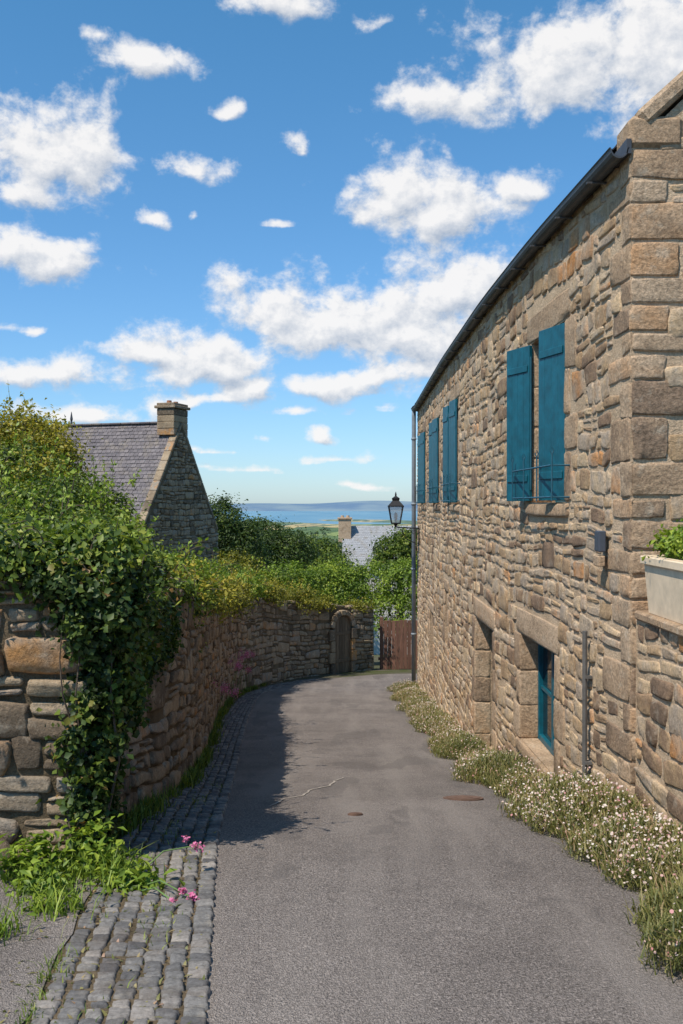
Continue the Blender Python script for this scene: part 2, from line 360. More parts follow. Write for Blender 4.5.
def ground_mat():
    m, nt = new_mat('ground'); P = pos(nt)
    sep = nd(nt, 'ShaderNodeSeparateXYZ', {0: P})
    near = mix(nt, ramp(nt, noise(nt, P, 1.5, 5), [(0.4, 0.0), (0.6, 1.0)]), (0.11, 0.095, 0.07), (0.07, 0.08, 0.03))
    near = mix(nt, 1.0, near, ramp(nt, noise(nt, P, 60, 4, .7), [(0.3, 0.6), (0.7, 1.4)]), 'MULTIPLY')
    mp = nd(nt, 'ShaderNodeMapping', {'Vector': P, 'Scale': (1/130, 1/420, 0), 'Rotation': (0, 0, .3)}).outputs[0]
    vor = nd(nt, 'ShaderNodeTexVoronoi', {'Vector': mp, 'Scale': 1.0, 'Randomness': .9})
    cc = nd(nt, 'ShaderNodeSeparateColor', {0: vor.outputs['Color']}).outputs[0]
    fld = ramp(nt, cc, [(0.0, (0.10, 0.15, 0.06)), (0.25, (0.20, 0.25, 0.09)), (0.4, (0.44, 0.34, 0.16)), (0.65, (0.13, 0.18, 0.07)), (0.8, (0.48, 0.38, 0.20))], 'CONSTANT')
    wood = ramp(nt, noise(nt, mp, 2.6, 4), [(0.54, 0.0), (0.57, 1.0)])
    fld = mix(nt, wood, fld, (0.06, 0.10, 0.055))
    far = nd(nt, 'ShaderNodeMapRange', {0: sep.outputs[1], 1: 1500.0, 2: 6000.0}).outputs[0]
    fld = mix(nt, mth(nt, 'MULTIPLY', far, .5), fld, (0.14, 0.20, 0.22))  # aerial haze painted into the field colour, stronger with distance
    c = mix(nt, nd(nt, 'ShaderNodeMapRange', {0: sep.outputs[1], 1: 45.0, 2: 90.0}).outputs[0], near, fld)
    finish(nt, c, 0.95, noise(nt, P, 25, 4, .7), 0.6, 0.03, spec=.1); return m
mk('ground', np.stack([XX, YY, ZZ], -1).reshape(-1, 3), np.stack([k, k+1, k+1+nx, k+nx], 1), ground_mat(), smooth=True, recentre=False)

def sea_mat():
    m, nt = new_mat('sea_water'); P = pos(nt)
    mp = nd(nt, 'ShaderNodeMapping', {'Vector': P, 'Scale': (1/900, 1/5000, 0)}).outputs[0]
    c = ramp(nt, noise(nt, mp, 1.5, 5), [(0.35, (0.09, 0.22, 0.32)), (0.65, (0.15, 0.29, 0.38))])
    finish(nt, c, 0.5, None, spec=.2); return m
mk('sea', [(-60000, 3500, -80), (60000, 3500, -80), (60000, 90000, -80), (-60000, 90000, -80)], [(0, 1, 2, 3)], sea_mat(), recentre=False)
xs = np.linspace(-16000, 16000, 260); hh = 62 + 38 * np.sin(xs / 2100 + 1.9) + 22 * np.sin(xs / 800) + 8 * np.sin(xs / 260)
hh = np.clip(hh, 0, None) * np.clip((xs + 3600) / 1500, 0.35, 1)
V = np.concatenate([np.stack([xs, np.full_like(xs, 13000), np.full_like(xs, -81)], 1), np.stack([xs, np.full_like(xs, 14200), -80 + hh * 1.25], 1), np.stack([xs, np.full_like(xs, 16500), np.full_like(xs, -81)], 1)])
n_ = len(xs); q = np.arange(n_ - 1); F = np.concatenate([np.stack([q, q+1, q+1+n_, q+n_], 1), np.stack([q+n_, q+1+n_, q+1+2*n_, q+2*n_], 1)])
mh, nt = new_mat('hazy_hills'); finish(nt, ramp(nt, noise(nt, pos(nt), .0012, 5), [(0.4, (0.12, 0.19, 0.28)), (0.6, (0.19, 0.26, 0.31))]), 1.0, spec=0)  # blue-grey of distance haze is put into the hills' base colour
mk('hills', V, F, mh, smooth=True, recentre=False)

# ------------------------------------------------------------------ road
RL_Y = [-12, 0, 3.16, 5.6, 8.25, 12, 16, 20, 22, 24, 25.2, 26.2, 26.9, 27.5, 29]; RL_X = [-.6, -.30, -.43, -.70, -.91, -1.22, -1.5, -1.72, -1.72, -1.36, -.7, .2, 1.1, 3.2, 12]
RR_Y = [-12, 0, 3.3, 6, 8.25, 12, 16, 20, 22.5, 23.6, 24.2, 25, 26]; RR_X = [1.9, 1.55, 1.22, 1.17, 1.12, 1.1, 1.08, 1.08, 1.15, 1.6, 3.5, 8, 13]
Yd2 = np.arange(-12, 27.01, .25)
lx = np.interp(Yd2, RL_Y, RL_X); rx = np.interp(Yd2, RR_Y, RR_X) + .22
T = np.linspace(0, 1, 9); V = []
for y, a, b in zip(Yd2, lx, rx):
    z = float(gfull(0, y))
    for t in T: V.append((a + (b - a) * t, y, z + .012 + .02 * (1 - (2*t-1)**2)))
m9 = len(T); F = np.array([(r_*m9+c_, r_*m9+c_+1, (r_+1)*m9+c_+1, (r_+1)*m9+c_) for r_ in range(len(Yd2)-1) for c_ in range(m9-1)])
def asphalt():
    m, nt = new_mat('asphalt'); P = pos(nt)
    c = ramp(nt, noise(nt, P, .9, 5, .6), [(0.3, (0.180, 0.152, 0.135)), (0.7, (0.26, 0.222, 0.197))])
    c = mix(nt, 1.0, c, ramp(nt, noise(nt, P, 95, 2, .8), [(0.3, 0.35), (0.5, 0.95), (0.72, 1.9)]), 'MULTIPLY')
    c = mix(nt, ramp(nt, noise(nt, P, 4, 6, .7, .8), [(0.54, 0.0), (0.7, 0.6)]), c, (0.12, 0.104, 0.095))
    mp = nd(nt, 'ShaderNodeMapping', {'Vector': P, 'Scale': (2.6, .2, 1)}).outputs[0]
    c = mix(nt, ramp(nt, noise(nt, mp, 1.1, 4), [(0.48, 0.0), (0.66, 0.45)]), c, (0.33, 0.285, 0.25))
    mp2 = nd(nt, 'ShaderNodeMapping', {'Vector': P, 'Scale': (1.2, .35, 1), 'Location': (3.3, 1.2, 0)}).outputs[0]
    c = mix(nt, ramp(nt, noise(nt, mp2, 1.6, 3, .5), [(0.60, 0.0), (0.615, 0.35)]), c, (0.12, 0.105, 0.097))
    vr = nd(nt, 'ShaderNodeTexVoronoi', {'Vector': P, 'Scale': 160.0}, feature='F1').outputs['Distance']
    finish(nt, c, 0.9, mth(nt, 'ADD', noise(nt, P, 100, 2, .8), vr), 1.0, 0.008, spec=.2); return m
mk('road', V, F, asphalt(), smooth=True, recentre=False)
def rz(x, y):
    a = np.interp(y, RL_Y, RL_X); b = np.interp(y, RR_Y, RR_X) + .22; t = (x - a) / (b - a)
    return float(gz(y)) + .012 + .02 * (1 - (2 * t - 1) ** 2)
A = Acc(); r = random.Random(6); pts = [(-.50, 6.9)]
for tx, ty in ((-.42, 7.3), (-.30, 7.5), (-.24, 7.95), (-.10, 8.2), (-.06, 8.6), (.02, 8.9)):
    x0, y0 = pts[-1]
    for i in range(1, 5): pts.append((x0 + (tx-x0)*i/4 + r.uniform(-.015, .015), y0 + (ty-y0)*i/4))
W_ = [r.uniform(.004, .011) for _ in pts]
for i in range(len(pts)-1):
    (x0, y0), (x1, y1) = pts[i], pts[i+1]; w, w1 = W_[i], W_[i+1]
    A.add([(x0-w, y0, rz(x0-w, y0)+.005), (x0+w, y0, rz(x0+w, y0)+.005), (x1+w1, y1, rz(x1+w1, y1)+.005), (x1-w1, y1, rz(x1-w1, y1)+.005)], [(0, 1, 2, 3)])
A.obj('road_crack', plain('crack_filler', (0.36, 0.31, 0.26), .9, .3, 40))
def cover(x, y, r):
    A = Acc(); s1 = (gz(y+.2) - gz(y-.2)) / .4
    for rr, dz in ((r, .007), (r*.84, .011), (r*.5, .013)):
        P = [(x + rr*math.cos(a), y + rr*math.sin(a), rz(x, y) + rr*math.sin(a)*s1 + dz) for a in np.linspace(0, 6.283, 25)[:-1]]
        P2 = [(p[0], p[1], p[2]-.02) for p in P]
        A.add(P + P2, [tuple(range(24))] + [(i, (i+1) % 24, 24+(i+1) % 24, 24+i) for i in range(24)])
    A.obj('manhole_cover', M_rust)
cover(.90, 7.35, .15); cover(.09, 6.45, .05)

# cobble gutter
def wallx(y): return np.interp(y, [5.2, 8.25, 12, 16, 20, 22.5, 24, 25.8, 27.2], [-1.37, -1.35, -1.65, -2.03, -2.28, -2.2, -1.92, -1.2, -.31])
cells = []; r = random.Random(4)
y = -1.0
while y < 25.6:
    st = .070 + r.random() * .025
    n = 7 if y < 9 else 6
    for c in range(n):
        if c == 0: cells.append((-.005, .080, y, y + st * 1.0, .010))
        else:
            u = .084 + (c - 1) * .080; cells.append((u + r.uniform(-.006, .006), u + .080 + r.uniform(-.006, .006), y + r.uniform(-.012, .012), y + st + r.uniform(-.012, .012), r.uniform(.006, .012)))
    y += st
def Pcob(u, z, d):
    a = np.interp(z, RL_Y, RL_X); fal = np.clip((z - 10) / 10, 0, 1) * .25
    return a - u * (1 - fal), z, gz(z) + .022 + d - .03 * np.clip(u, 0, .3)
yy = np.arange(-1, 25.6, .5); V = []
for y in yy:
    a = np.interp(y, RL_Y, RL_X); V += [(a + .03, y, float(gz(y)) + .011), (a - .585, y, float(gz(y)) + .011)]
cg = empty('cobblestone_gutter', (-.8, 5, -1.9))
mk('bedding', V, np.array([(2*i, 2*i+1, 2*i+3, 2*i+2) for i in range(len(yy)-1)]), M_mortar2, parent=cg)
stones('cobbles', cells, Pcob, M_cobble, parent=cg, gap=.004, rnd=.07, jit=.005, seed=8, b1=.004, b2=.012, rough=.0012, tilt=.25, back=-.013)

# ------------------------------------------------------------------ right stone house
HX_Y = [5.0, 6.16, 6.84, 8.25, 10.7, 15, 23]; HX_X = [1.83, 1.79, 1.755, 1.69, 1.635, 1.64, 1.76]
_fy = np.linspace(5, 23.5, 200); _fx = sum(np.interp(_fy + k, HX_Y, HX_X) for k in (-.6, -.3, 0, .3, .6)) / 5; _fx[_fy < 6.5] = np.interp(_fy[_fy < 6.5], HX_Y, HX_X)
def fx(y): return np.interp(y, _fy, _fx)
def Pf(u, z, d): return fx(u) - d, u, z
H = empty('stone_house', (4.5, 14, -3))
EZ = 2.2; YN, YF = 6.16, 23.0
ops = [  # y0,y1,z0,z1,type
 (7.64, 8.80, 0.02, 1.42, 'up'), (13.9, 14.9, 0.02, 1.50, 'up'), (16.9, 17.8, 0.02, 1.5, 'up'), (20.2, 21.1, 0.02, 1.5, 'up'),
 (7.95, 9.25, -2.17, -1.19, 'lowin'), (10.75, 12.15, -2.95, -1.36, 'door'), (15.4, 15.9, -2.2, -1.35, 'small'), (18.3, 19.2, -3.1, -2.0, 'small')]
us = sorted(set([YN, YF] + list(np.arange(6.5, 23, .5)) + [o[0] for o in ops] + [o[1] for o in ops]))
zs = sorted(set([-5.2, EZ] + [o[2] for o in ops] + [o[3] for o in ops]))
V = []; F = []
def addq(p):
    k = len(V); V.extend(p); F.append((k, k+1, k+2, k+3))
for a, b in zip(us[:-1], us[1:]):
    for c, d in zip(zs[:-1], zs[1:]):
        mu, mz = (a+b)/2, (c+d)/2
        if any(o[0] < mu < o[1] and o[2] < mz < o[3] for o in ops): continue
        addq([(float(fx(a)), a, c), (float(fx(a)), a, d), (float(fx(b)), b, d), (float(fx(b)), b, c)])
mk('facade_mortar', V, F, M_mortar, parent=H)
V = []; F = []
RD = .34
for o in ops:
    y0, y1, z0, z1, _ = o; xa, xb = float(fx(y0)), float(fx(y1)); dd = RD
    addq([(xa, y0, z0), (xa, y0, z1), (xa+dd, y0, z1), (xa+dd, y0, z0)])
    addq([(xb, y1, z0), (xb+dd, y1, z0), (xb+dd, y1, z1), (xb, y1, z1)])
    addq([(xa, y0, z1), (xb, y1, z1), (xb+dd, y1, z1), (xa+dd, y0, z1)])
    addq([(xa, y0, z0), (xa+dd, y0, z0), (xb+dd, y1, z0), (xb, y1, z0)])
mk('reveals', V, F, M_dress, vv=[.55] * len(V), parent=H)
RX, RZ = 4.7, 5.0; BX = 7.65
V = [(1.79, YN+.002, -5), (BX, YN+.002, -5), (BX, YN+.002, EZ), (RX, YN+.002, RZ), (1.79, YN+.002, EZ),
     (1.76, YF, -5.2), (BX, YF, -5.2), (BX, YF, EZ), (RX, YF, RZ), (1.76, YF, EZ)]
mk('gable_walls', V, [(0, 1, 2, 3, 4), (5, 9, 8, 7, 6), (1, 6, 7, 2)], M_mortar, parent=H)
frames = [o[:4] for o in ops]; dress = []; fr = random.Random(2)
for oi, (y0, y1, z0, z1, t) in enumerate(ops):
    lt = .24 if t != 'small' else .18
    ex = .16
    frames.append((y0 - ex, y1 + ex, z1, z1 + lt)); dress.append((y0 - ex, y1 + ex, z1, z1 + lt, .012))
    z = z0 if t != 'door' else -3.1; k = 0; rev = []
    while z < z1 - .05:
        h = min(fr.uniform(.26, .4), z1 - z)
        if z1 - (z + h) < .12: h = z1 - z
        for side in (0, 1):
            w = (.15, .30)[(k + side) % 2] * fr.uniform(.85, 1.15)
            c = (y0 - w, y0 + .006, z, z + h) if side == 0 else (y1 - .006, y1 + w, z, z + h)
            dress.append((*c, .012)); frames.append(c)
        rev.append((.0, .2, z, z + h, .006)); z += h; k += 1
    if t in ('door', 'lowin', 'up'):
        stones('reveal_stones', rev, (lambda yy1, xx: (lambda u, zz, d: (xx + u, yy1 - d + 0*u, zz)))(y1 - .001, float(fx(y1)) - .012), M_dress, parent=H, gap=.003, rnd=.02, jit=.004, b1=.005, b2=.015, rough=.002, seed=90 + oi)
    if t in ('up', 'lowin'):
        frames.append((y0 - .12, y1 + .12, z0 - .12, z0)); dress.append((y0 - .12, y1 + .12, z0 - .12, z0, .03))
z = -2.6; k = 0; qg = []
while z < EZ - .02:
    h = min(fr.uniform(.13, .28), EZ - z); w = (.18, .46)[k % 2] * fr.uniform(.7, 1.2)
    if EZ - (z+h) < .1: h = EZ - z
    c = (YN - .008, YN + w, z, z + h); frames.append(c); dress.append((*c, fr.uniform(.008, .013)))
    qg.append((1.782, 1.782 + (.52, .27)[k % 2] * fr.uniform(.8, 1.15), z, z + h, .011)); z += h; k += 1
DK_ = dict(gap=.005, rnd=.05, jit=.006, b1=.005, b2=.014, rough=.0025, tilt=.15)
stones('dressed_stones', dress, Pf, M_dress, parent=H, seed=4, **DK_)
cells = layout(YN, YF, -4.6, EZ, (.075, .17), (.10, .38), frames, (.004, .017), big=.34, seed=12, split=.18)
stones('rubble_facade', cells, Pf, M_gran, parent=H, warp=rwarp, seed=21, rnd=.10, jit=.014, gap=.0095, tilt=.2)
Pg = lambda u, z, d: (u, YN - d, z)
rake = lambda u: EZ + (u - 1.79) * .9 if u < RX else RZ - (u - RX) * .9
stones('gable_quoins', qg, Pg, M_dress, parent=H, seed=5, **DK_)
gc = layout(1.78, BX, -2.6, 5.0, (.10, .2), (.16, .5), [q[:4] for q in qg], (.005, .018), big=.25, seed=14, keep=lambda a, b, c, d: d < min(rake(a), rake(b)) + .02)
stones('rubble_gable', gc, Pg, M_gran, parent=H, warp=rwarp, seed=22, rnd=.1, gap=.010, jit=.014)
A = Acc()
A.box((1.94, YN + .13, 2.30), (.34, .31, .20), a=.35, bev=.03)
a0 = math.atan(.9)
for i in range(9):
    t = .26 + i * .46
    A.box((1.82 + t * math.cos(a0), YN + .13, 2.35 + t * math.sin(a0)), (.45, .34 + .01 * (i % 2), .11), R=roty(-a0), a=fr.uniform(.0, .6), bev=.025)
    A.box((BX - .02 - t * math.cos(a0), YN + .13, 2.35 + t * math.sin(a0)), (.45, .34 + .01 * (i % 2), .11), R=roty(a0), a=fr.uniform(.0, .6), bev=.025)
A.obj('gable_coping', M_dress, H)
def roof_rows(A, e0, e1, r0, r1, rows, cols, th=.012, rr=None):
    e0, e1, r0, r1 = map(lambda p: np.array(p, float), (e0, e1, r0, r1)); rr = rr or random.Random(1)
    nrm = np.cross(e1 - e0, r0 - e0); nrm /= np.linalg.norm(nrm)
    if nrm[2] < 0: nrm = -nrm
    for i in range(rows):
        t0, t1 = i / rows, (i + 1.25) / rows; t1 = min(t1, 1)
        for j in range(cols):
            o = .5 * (i % 2); s0, s1 = max(0, (j - o) / cols), min(1, (j + 1 - o) / cols)
            g = .03 / cols
            P = lambda s, t: (e0 + (e1 - e0) * s) * (1 - t) + (r0 + (r1 - r0) * s) * t
            h = th * (1 + rr.random() * .8)
            A.add([P(s0+g, t0) + nrm * h * 1.6, P(s1-g, t0) + nrm * h * 1.6, P(s1-g, t1) + nrm * h * .3, P(s0+g, t1) + nrm * h * .3,
                   P(s0+g, t0), P(s1-g, t0)], [(0, 1, 2, 3), (0, 4, 5, 1)], rr.random())
A = Acc()
roof_rows(A, (1.66, YN+.33, EZ + .0), (1.62, YF, EZ + .0), (RX, YN+.33, RZ), (RX, YF, RZ), 20, 60)
roof_rows(A, (BX+.1, YN+.33, EZ - .1), (BX+.1, YF, EZ - .1), (RX, YN+.33, RZ), (RX, YF, RZ), 20, 30)
A.obj('slate_roof', M_slate, H)
A = Acc(); gy = np.linspace(YN - .02, YF + .05, 60)
prof = [(math.cos(a) * .055, math.sin(a) * .055) for a in np.linspace(math.pi, 2 * math.pi, 9)]
prof = [(prof[0][0] - .008, .01)] + prof + [(prof[-1][0] + .008, .01)]
prof2 = [(p[0] * .9, p[1] * .86 + .004) for p in prof[::-1]]
full = prof + prof2; V = []
for y in gy:
    cx = float(fx(y)) - .08
    V += [(cx + p[0], y, EZ - .01 + p[1]) for p in full]
n_ = len(full); F = [(i*n_+k, i*n_+(k+1) % n_, (i+1)*n_+(k+1) % n_, (i+1)*n_+k) for i in range(len(gy)-1) for k in range(n_)]
F += [tuple(range(n_)), tuple(range((len(gy)-1)*n_, len(gy)*n_))]
A.add(V, F)
for y in np.arange(6.6, 23, .8):
    cx = float(fx(y)); A.box((cx - .08, y, EZ - .07), (.13, .022, .012))
A.obj('gutter', M_zinc, H)
A = Acc()
for a, b in zip(gy[:-1], gy[1:]):
    m_ = (a+b)/2; A.box((float(fx(m_)) - .014, m_, EZ + .01), (.03, b - a, .09))
A.obj('fascia', M_zinc, H)
A = Acc(); px = float(fx(22.9)) - .09
A.tube([(px - .0, 22.95, EZ - .03), (px - .0, 22.95, EZ - .14), (px, 22.95, EZ - .3), (px, 22.95, -4.3)], .05, 10)
for z in (1.5, 0., -1.5, -3.): A.tube([(px, 22.95, z), (px, 22.95, z + .05)], .062, 10)
A.obj('downpipe', M_pipe, H, smooth=True)
FRM = Acc(); GL = Acc(); SH = Acc(); DK = Acc(); IR = Acc()
def leaf(hx, hy, ang, L, z0, z1, th=.035):
    R = rotz(ang); c = np.array([hx, hy, 0]) + R @ np.array([L/2, 0, 0])
    nb = 4; w = L / nb
    for i in range(nb):
        cc = np.array([hx, hy, 0]) + R @ np.array([w * (i + .5), 0, 0])
        SH.box((cc[0], cc[1], (z0+z1)/2), (w - .003, th, z1 - z0), R, bev=.004)
    for zz in (z0 + .2, z1 - .2):
        for sd in (-1, 1):
            c2 = c + R @ np.array([0, sd * (th/2 + .006), 0])
            SH.box((c2[0], c2[1], zz), (L - .05, .010, .06), R, bev=.004)
    IR.tube([(hx, hy, z0 + .1), (hx, hy, z1 - .1)], .008, 6)
for (y0, y1, z0, z1, t) in ops:
    xm = float(fx((y0+y1)/2)); xi = xm + (.22 if t != 'door' else .28)
    if t == 'lowin': xi = xm + .17
    fw = .055
    if t in ('up', 'lowin', 'small'):
        for y in (y0 + fw/2, y1 - fw/2 - .01): FRM.box((xi, y, (z0+z1)/2), (.06, fw, z1 - z0 - .004), bev=.005)
        for z in (z0 + fw/2, z1 - fw/2): FRM.box((xi + .002, (y0+y1)/2, z), (.056, y1 - y0 - 2*fw, fw), bev=.005)
        FRM.box((xi - .004, (y0+y1)/2, (z0+z1)/2), (.055, .07, z1 - z0 - 2*fw), bev=.005)
        for z in (np.linspace(z0, z1, 4)[1:-1] if t == 'up' else [(z0+z1)/2]):
            FRM.box((xi + .003, (y0+y1)/2, z), (.03, y1 - y0 - 2*fw, .028))
        GL.box((xi + .014, (y0+y1)/2, (z0+z1)/2), (.006, y1 - y0 - fw, z1 - z0 - fw))
        DK.box((xi + .12, (y0+y1)/2, (z0+z1)/2), (.02, y1 - y0 - .02, z1 - z0 - .02))
    else:
        for y in (y0 + .04, y1 - .05): FRM.box((xi - .03, y, (z0+z1)/2), (.08, .08, z1 - z0), bev=.005)
        FRM.box((xi - .03, (y0+y1)/2, z1 - .04), (.076, y1 - y0 - .18, .08), bev=.005)
        nb = 7; w = (y1 - y0 - .18) / nb
        for i in range(nb): FRM.box((xi, y0 + .08 + w * (i + .5), (z0 + z1)/2 - .04), (.035, w - .006, z1 - z0 - .08), bev=.004)
        FRM.box((xi - .026, (y0+y1)/2, z0 + .5), (.02, y1 - y0 - .2, .1)); FRM.box((xi - .026, (y0+y1)/2, z1 - .35), (.02, y1 - y0 - .2, .1))
    if t == 'up':
        if y0 < 10:
            leaf(float(fx(y0)) + .015, y0 + .03, math.radians(107), .42, z0 + .015, z1 - .015)
            leaf(float(fx(y1)) - .01, y1 - .03, math.radians(112), .38, z0 + .015, z1 - .015)
        else:
            leaf(float(fx(y0)) - .03, y0 + .03, math.radians(96), .42, z0 + .015, z1 - .015)
            leaf(float(fx(y1)) - .04, y1 - .03, math.radians(96), .36, z0 + .015, z1 - .015)
        for z in (.06, .30):
            xo = float(fx(y0)) - .14; xo2 = float(fx(y1)) - .14
            IR.tube([(xo + .16, y0 - .14, z), (xo, y0 - .14, z), (xo2, y1 + .14, z), (xo2 + .16, y1 + .14, z)], .008, 6)
        for q in np.linspace(y0 - .14, y1 + .14, 4):
            xx = float(fx(q)) - .14; IR.tube([(xx, q, .03), (xx, q, .38)], .006, 6)
            IR.tube([(xx, q, .38), (xx - .012, q, .41), (xx, q, .44), (xx + .012, q, .41), (xx, q, .38)], .005, 5)
FRM.obj('joinery', M_teal, H); GL.obj('window_panes', M_glass, H); SH.obj('shutters', M_teal, H); DK.obj('interior', M_dark, H); IR.obj('window_guards', plain('teal_iron', (0.02, 0.09, 0.13), .5), H)
A = Acc(); x6 = float(fx(6.95)) - .05
A.tube([(x6, 6.95, -2.15), (x6, 6.95, -.88)], .018, 8); A.box((x6 + .02, 6.95, -1.2), (.05, .06, .02)); A.box((x6 + .02, 6.95, -1.8), (.05, .06, .02))
A.obj('conduit', plain('conduit_grey', (0.12, 0.11, 0.10), .6), H)
A = Acc(); x6 = float(fx(6.60)) - .05
A.box((x6, 6.60, -.24), (.05, .10, .14), bev=.006); A.box((x6 - .027, 6.60, -.24), (.006, .08, .12)); A.obj('meter_box', M_box, H)
A = Acc(); A.box((x6 - .005, 6.61, -.37), (.05, .12, .07), bev=.006); A.obj('house_number_box', M_dress, H)

# low wall in front (right edge)
W2 = empty('stone_wall', (2.1, 4, -1.8))
def Pw2(u, z, d): return 1.82 + (6.15 - u) * .03 - d, u, z
A = Acc(); A.add([(1.82, 6.15, -2.8), (1.99, .5, -2.8), (2.44, .5, -2.8), (2.27, 6.15, -2.8), (1.82, 6.15, -.70), (1.99, .5, -.70), (2.44, .5, -.70), (2.27, 6.15, -.70)],
      [(0, 1, 2, 3), (4, 5, 6, 7), (0, 1, 5, 4), (1, 2, 6, 5), (2, 3, 7, 6), (3, 0, 4, 7)]); A.obj('wall_core', M_mortar, W2)
stones('wall_stones', layout(.5, 6.13, -2.5, -.70, (.08, .17), (.12, .38), (), (.004, .019), big=.3, seed=33), Pw2, M_gran, parent=W2, warp=rwarp, seed=34, rnd=.1, gap=.0095, jit=.014)
A = Acc()
for i in range(12): A.box((2.05, 6.13 - .23 - i * .46, -.675), (.50, .45, .055), a=fr.random(), bev=.012)
A.obj('wall_capping', M_dress, W2)
PL = empty('flower_planter', (1.95, 5.6, -.64)); A = Acc()
x0, x1, y0, y1, zb, zt = 1.82, 2.14, 4.95, 6.0, -.645, -.30
def trough(A, x0, x1, y0, y1, zb, zt, w=.025):
    tp = .025
    o = [(x0+tp, y0+tp, zb), (x1-tp, y0+tp, zb), (x1-tp, y1-tp, zb), (x0+tp, y1-tp, zb), (x0, y0, zt), (x1, y0, zt), (x1, y1, zt), (x0, y1, zt)]
    i_ = [(x0+w, y0+w, zt), (x1-w, y0+w, zt), (x1-w, y1-w, zt), (x0+w, y1-w, zt), (x0+w+.02, y0+w+.02, zt-.1), (x1-w-.02, y0+w+.02, zt-.1), (x1-w-.02, y1-w-.02, zt-.1), (x0+w+.02, y1-w-.02, zt-.1)]
    A.add(o + i_, [(0, 1, 2, 3), (0, 1, 5, 4), (1, 2, 6, 5), (2, 3, 7, 6), (3, 0, 4, 7), (4, 5, 9, 8), (5, 6, 10, 9), (6, 7, 11, 10), (7, 4, 8, 11), (8, 9, 13, 12), (9, 10, 14, 13), (10, 11, 15, 14), (11, 8, 12, 15)])
trough(A, x0, x1, y0, y1, zb, zt)
for q in ((x0 - .006, (y0+y1)/2, zt - .03, .02, y1 - y0 + .03, .05), (x1 + .006, (y0+y1)/2, zt - .03, .02, y1 - y0 + .03, .05)):
    A.box(q[:3], q[3:], bev=.006)
A.box(((x0+x1)/2, y1 + .006, zt - .03), (x1 - x0 - .01, .02, .05), bev=.006); A.box(((x0+x1)/2, y0 - .006, zt - .03), (x1 - x0 - .01, .02, .05), bev=.006)
A.obj('trough', M_cream, PL)
A = Acc(); A.box(((x0+x1)/2, (y0+y1)/2, zt - .07), (x1 - x0 - .08, y1 - y0 - .08, .06)); A.obj('soil', M_soil, PL)
leaves('planter_leaves', [(1.98, 5.75, -.25, .12, .2, .08), (2.0, 5.3, -.2, .14, .3, .11)], 2400, .04, L_bright, 20, .04, parent=PL, seed=3, vmean=.6)

# ------------------------------------------------------------------ street lamp on bracket
LP = empty('street_lamp', (1.22, 22.2, -.5)); A = Acc(); G = Acc()
lx_, ly_, lz0 = 1.21, 22.2, -.40
def fr4(A, r0, z0, r1, z1, a=.5, cap=True):
    P = [(lx_ + sx*r0, ly_ + sy*r0, z0) for sx, sy in ((-1,-1),(1,-1),(1,1),(-1,1))] + [(lx_ + sx*r1, ly_ + sy*r1, z1) for sx, sy in ((-1,-1),(1,-1),(1,1),(-1,1))]
    A.add(P, [(0,1,2,3),(4,5,6,7),(0,1,5,4),(1,2,6,5),(2,3,7,6),(3,0,4,7)] if cap else [(0,1,5,4),(1,2,6,5),(2,3,7,6),(3,0,4,7)], a)
fr4(G, .095, lz0 + .01, .155, lz0 + .36, cap=False)
for sx in (-1, 1):
    for sy in (-1, 1): A.tube([(lx_ + sx*.095, ly_ + sy*.095, lz0), (lx_ + sx*.157, ly_ + sy*.157, lz0 + .37)], .013, 6)
fr4(A, .105, lz0 - .02, .105, lz0 + .01); fr4(A, .175, lz0 + .36, .175, lz0 + .385); fr4(A, .17, lz0 + .385, .07, lz0 + .50); fr4(A, .075, lz0 + .50, .085, lz0 + .55); fr4(A, .085, lz0 + .55, .02, lz0 + .60)
A.tube([(lx_, ly_, lz0 + .59), (lx_, ly_, lz0 + .62), (lx_, ly_, lz0 + .65), (lx_, ly_, lz0 + .70)], [.01, .022, .018, .003], 8)
A.tube([(lx_, ly_, lz0 - .02), (lx_, ly_, lz0 - .06), (lx_, ly_, lz0 - .09)], [.05, .03, .012], 8)
G2 = Acc(); G2.tube([(lx_, ly_, lz0 + .02), (lx_, ly_, lz0 + .12), (lx_, ly_, lz0 + .2), (lx_, ly_, lz0 + .24)], [.02, .04, .04, .01], 10); G2.obj('bulb', M_white, LP)
xw = float(fx(ly_))
A.tube([(xw + .02, ly_, lz0 - .12), (lx_ + .05, ly_, lz0 - .10), (lx_, ly_, lz0 - .08)], .014, 8)
A.tube([(xw, ly_, lz0 - .45)] + [(xw - .02 - .38 * math.sin(t), ly_, lz0 - .45 + .33 * (1 - math.cos(t))) for t in np.linspace(.1, 1.5, 8)], .011, 8)
A.tube([(xw - .13 + .06*math.cos(t)*(1 - t/16), ly_, lz0 - .20 + .06*math.sin(t)*(1 - t/16)) for t in np.linspace(0, 9, 22)], .007, 6)
A.box((xw - .02, ly_, lz0 - .28), (.025, .07, .45), bev=.005)
A.obj('lantern_frame', M_iron, LP); G.obj('lantern_glass', M_lglass, LP)

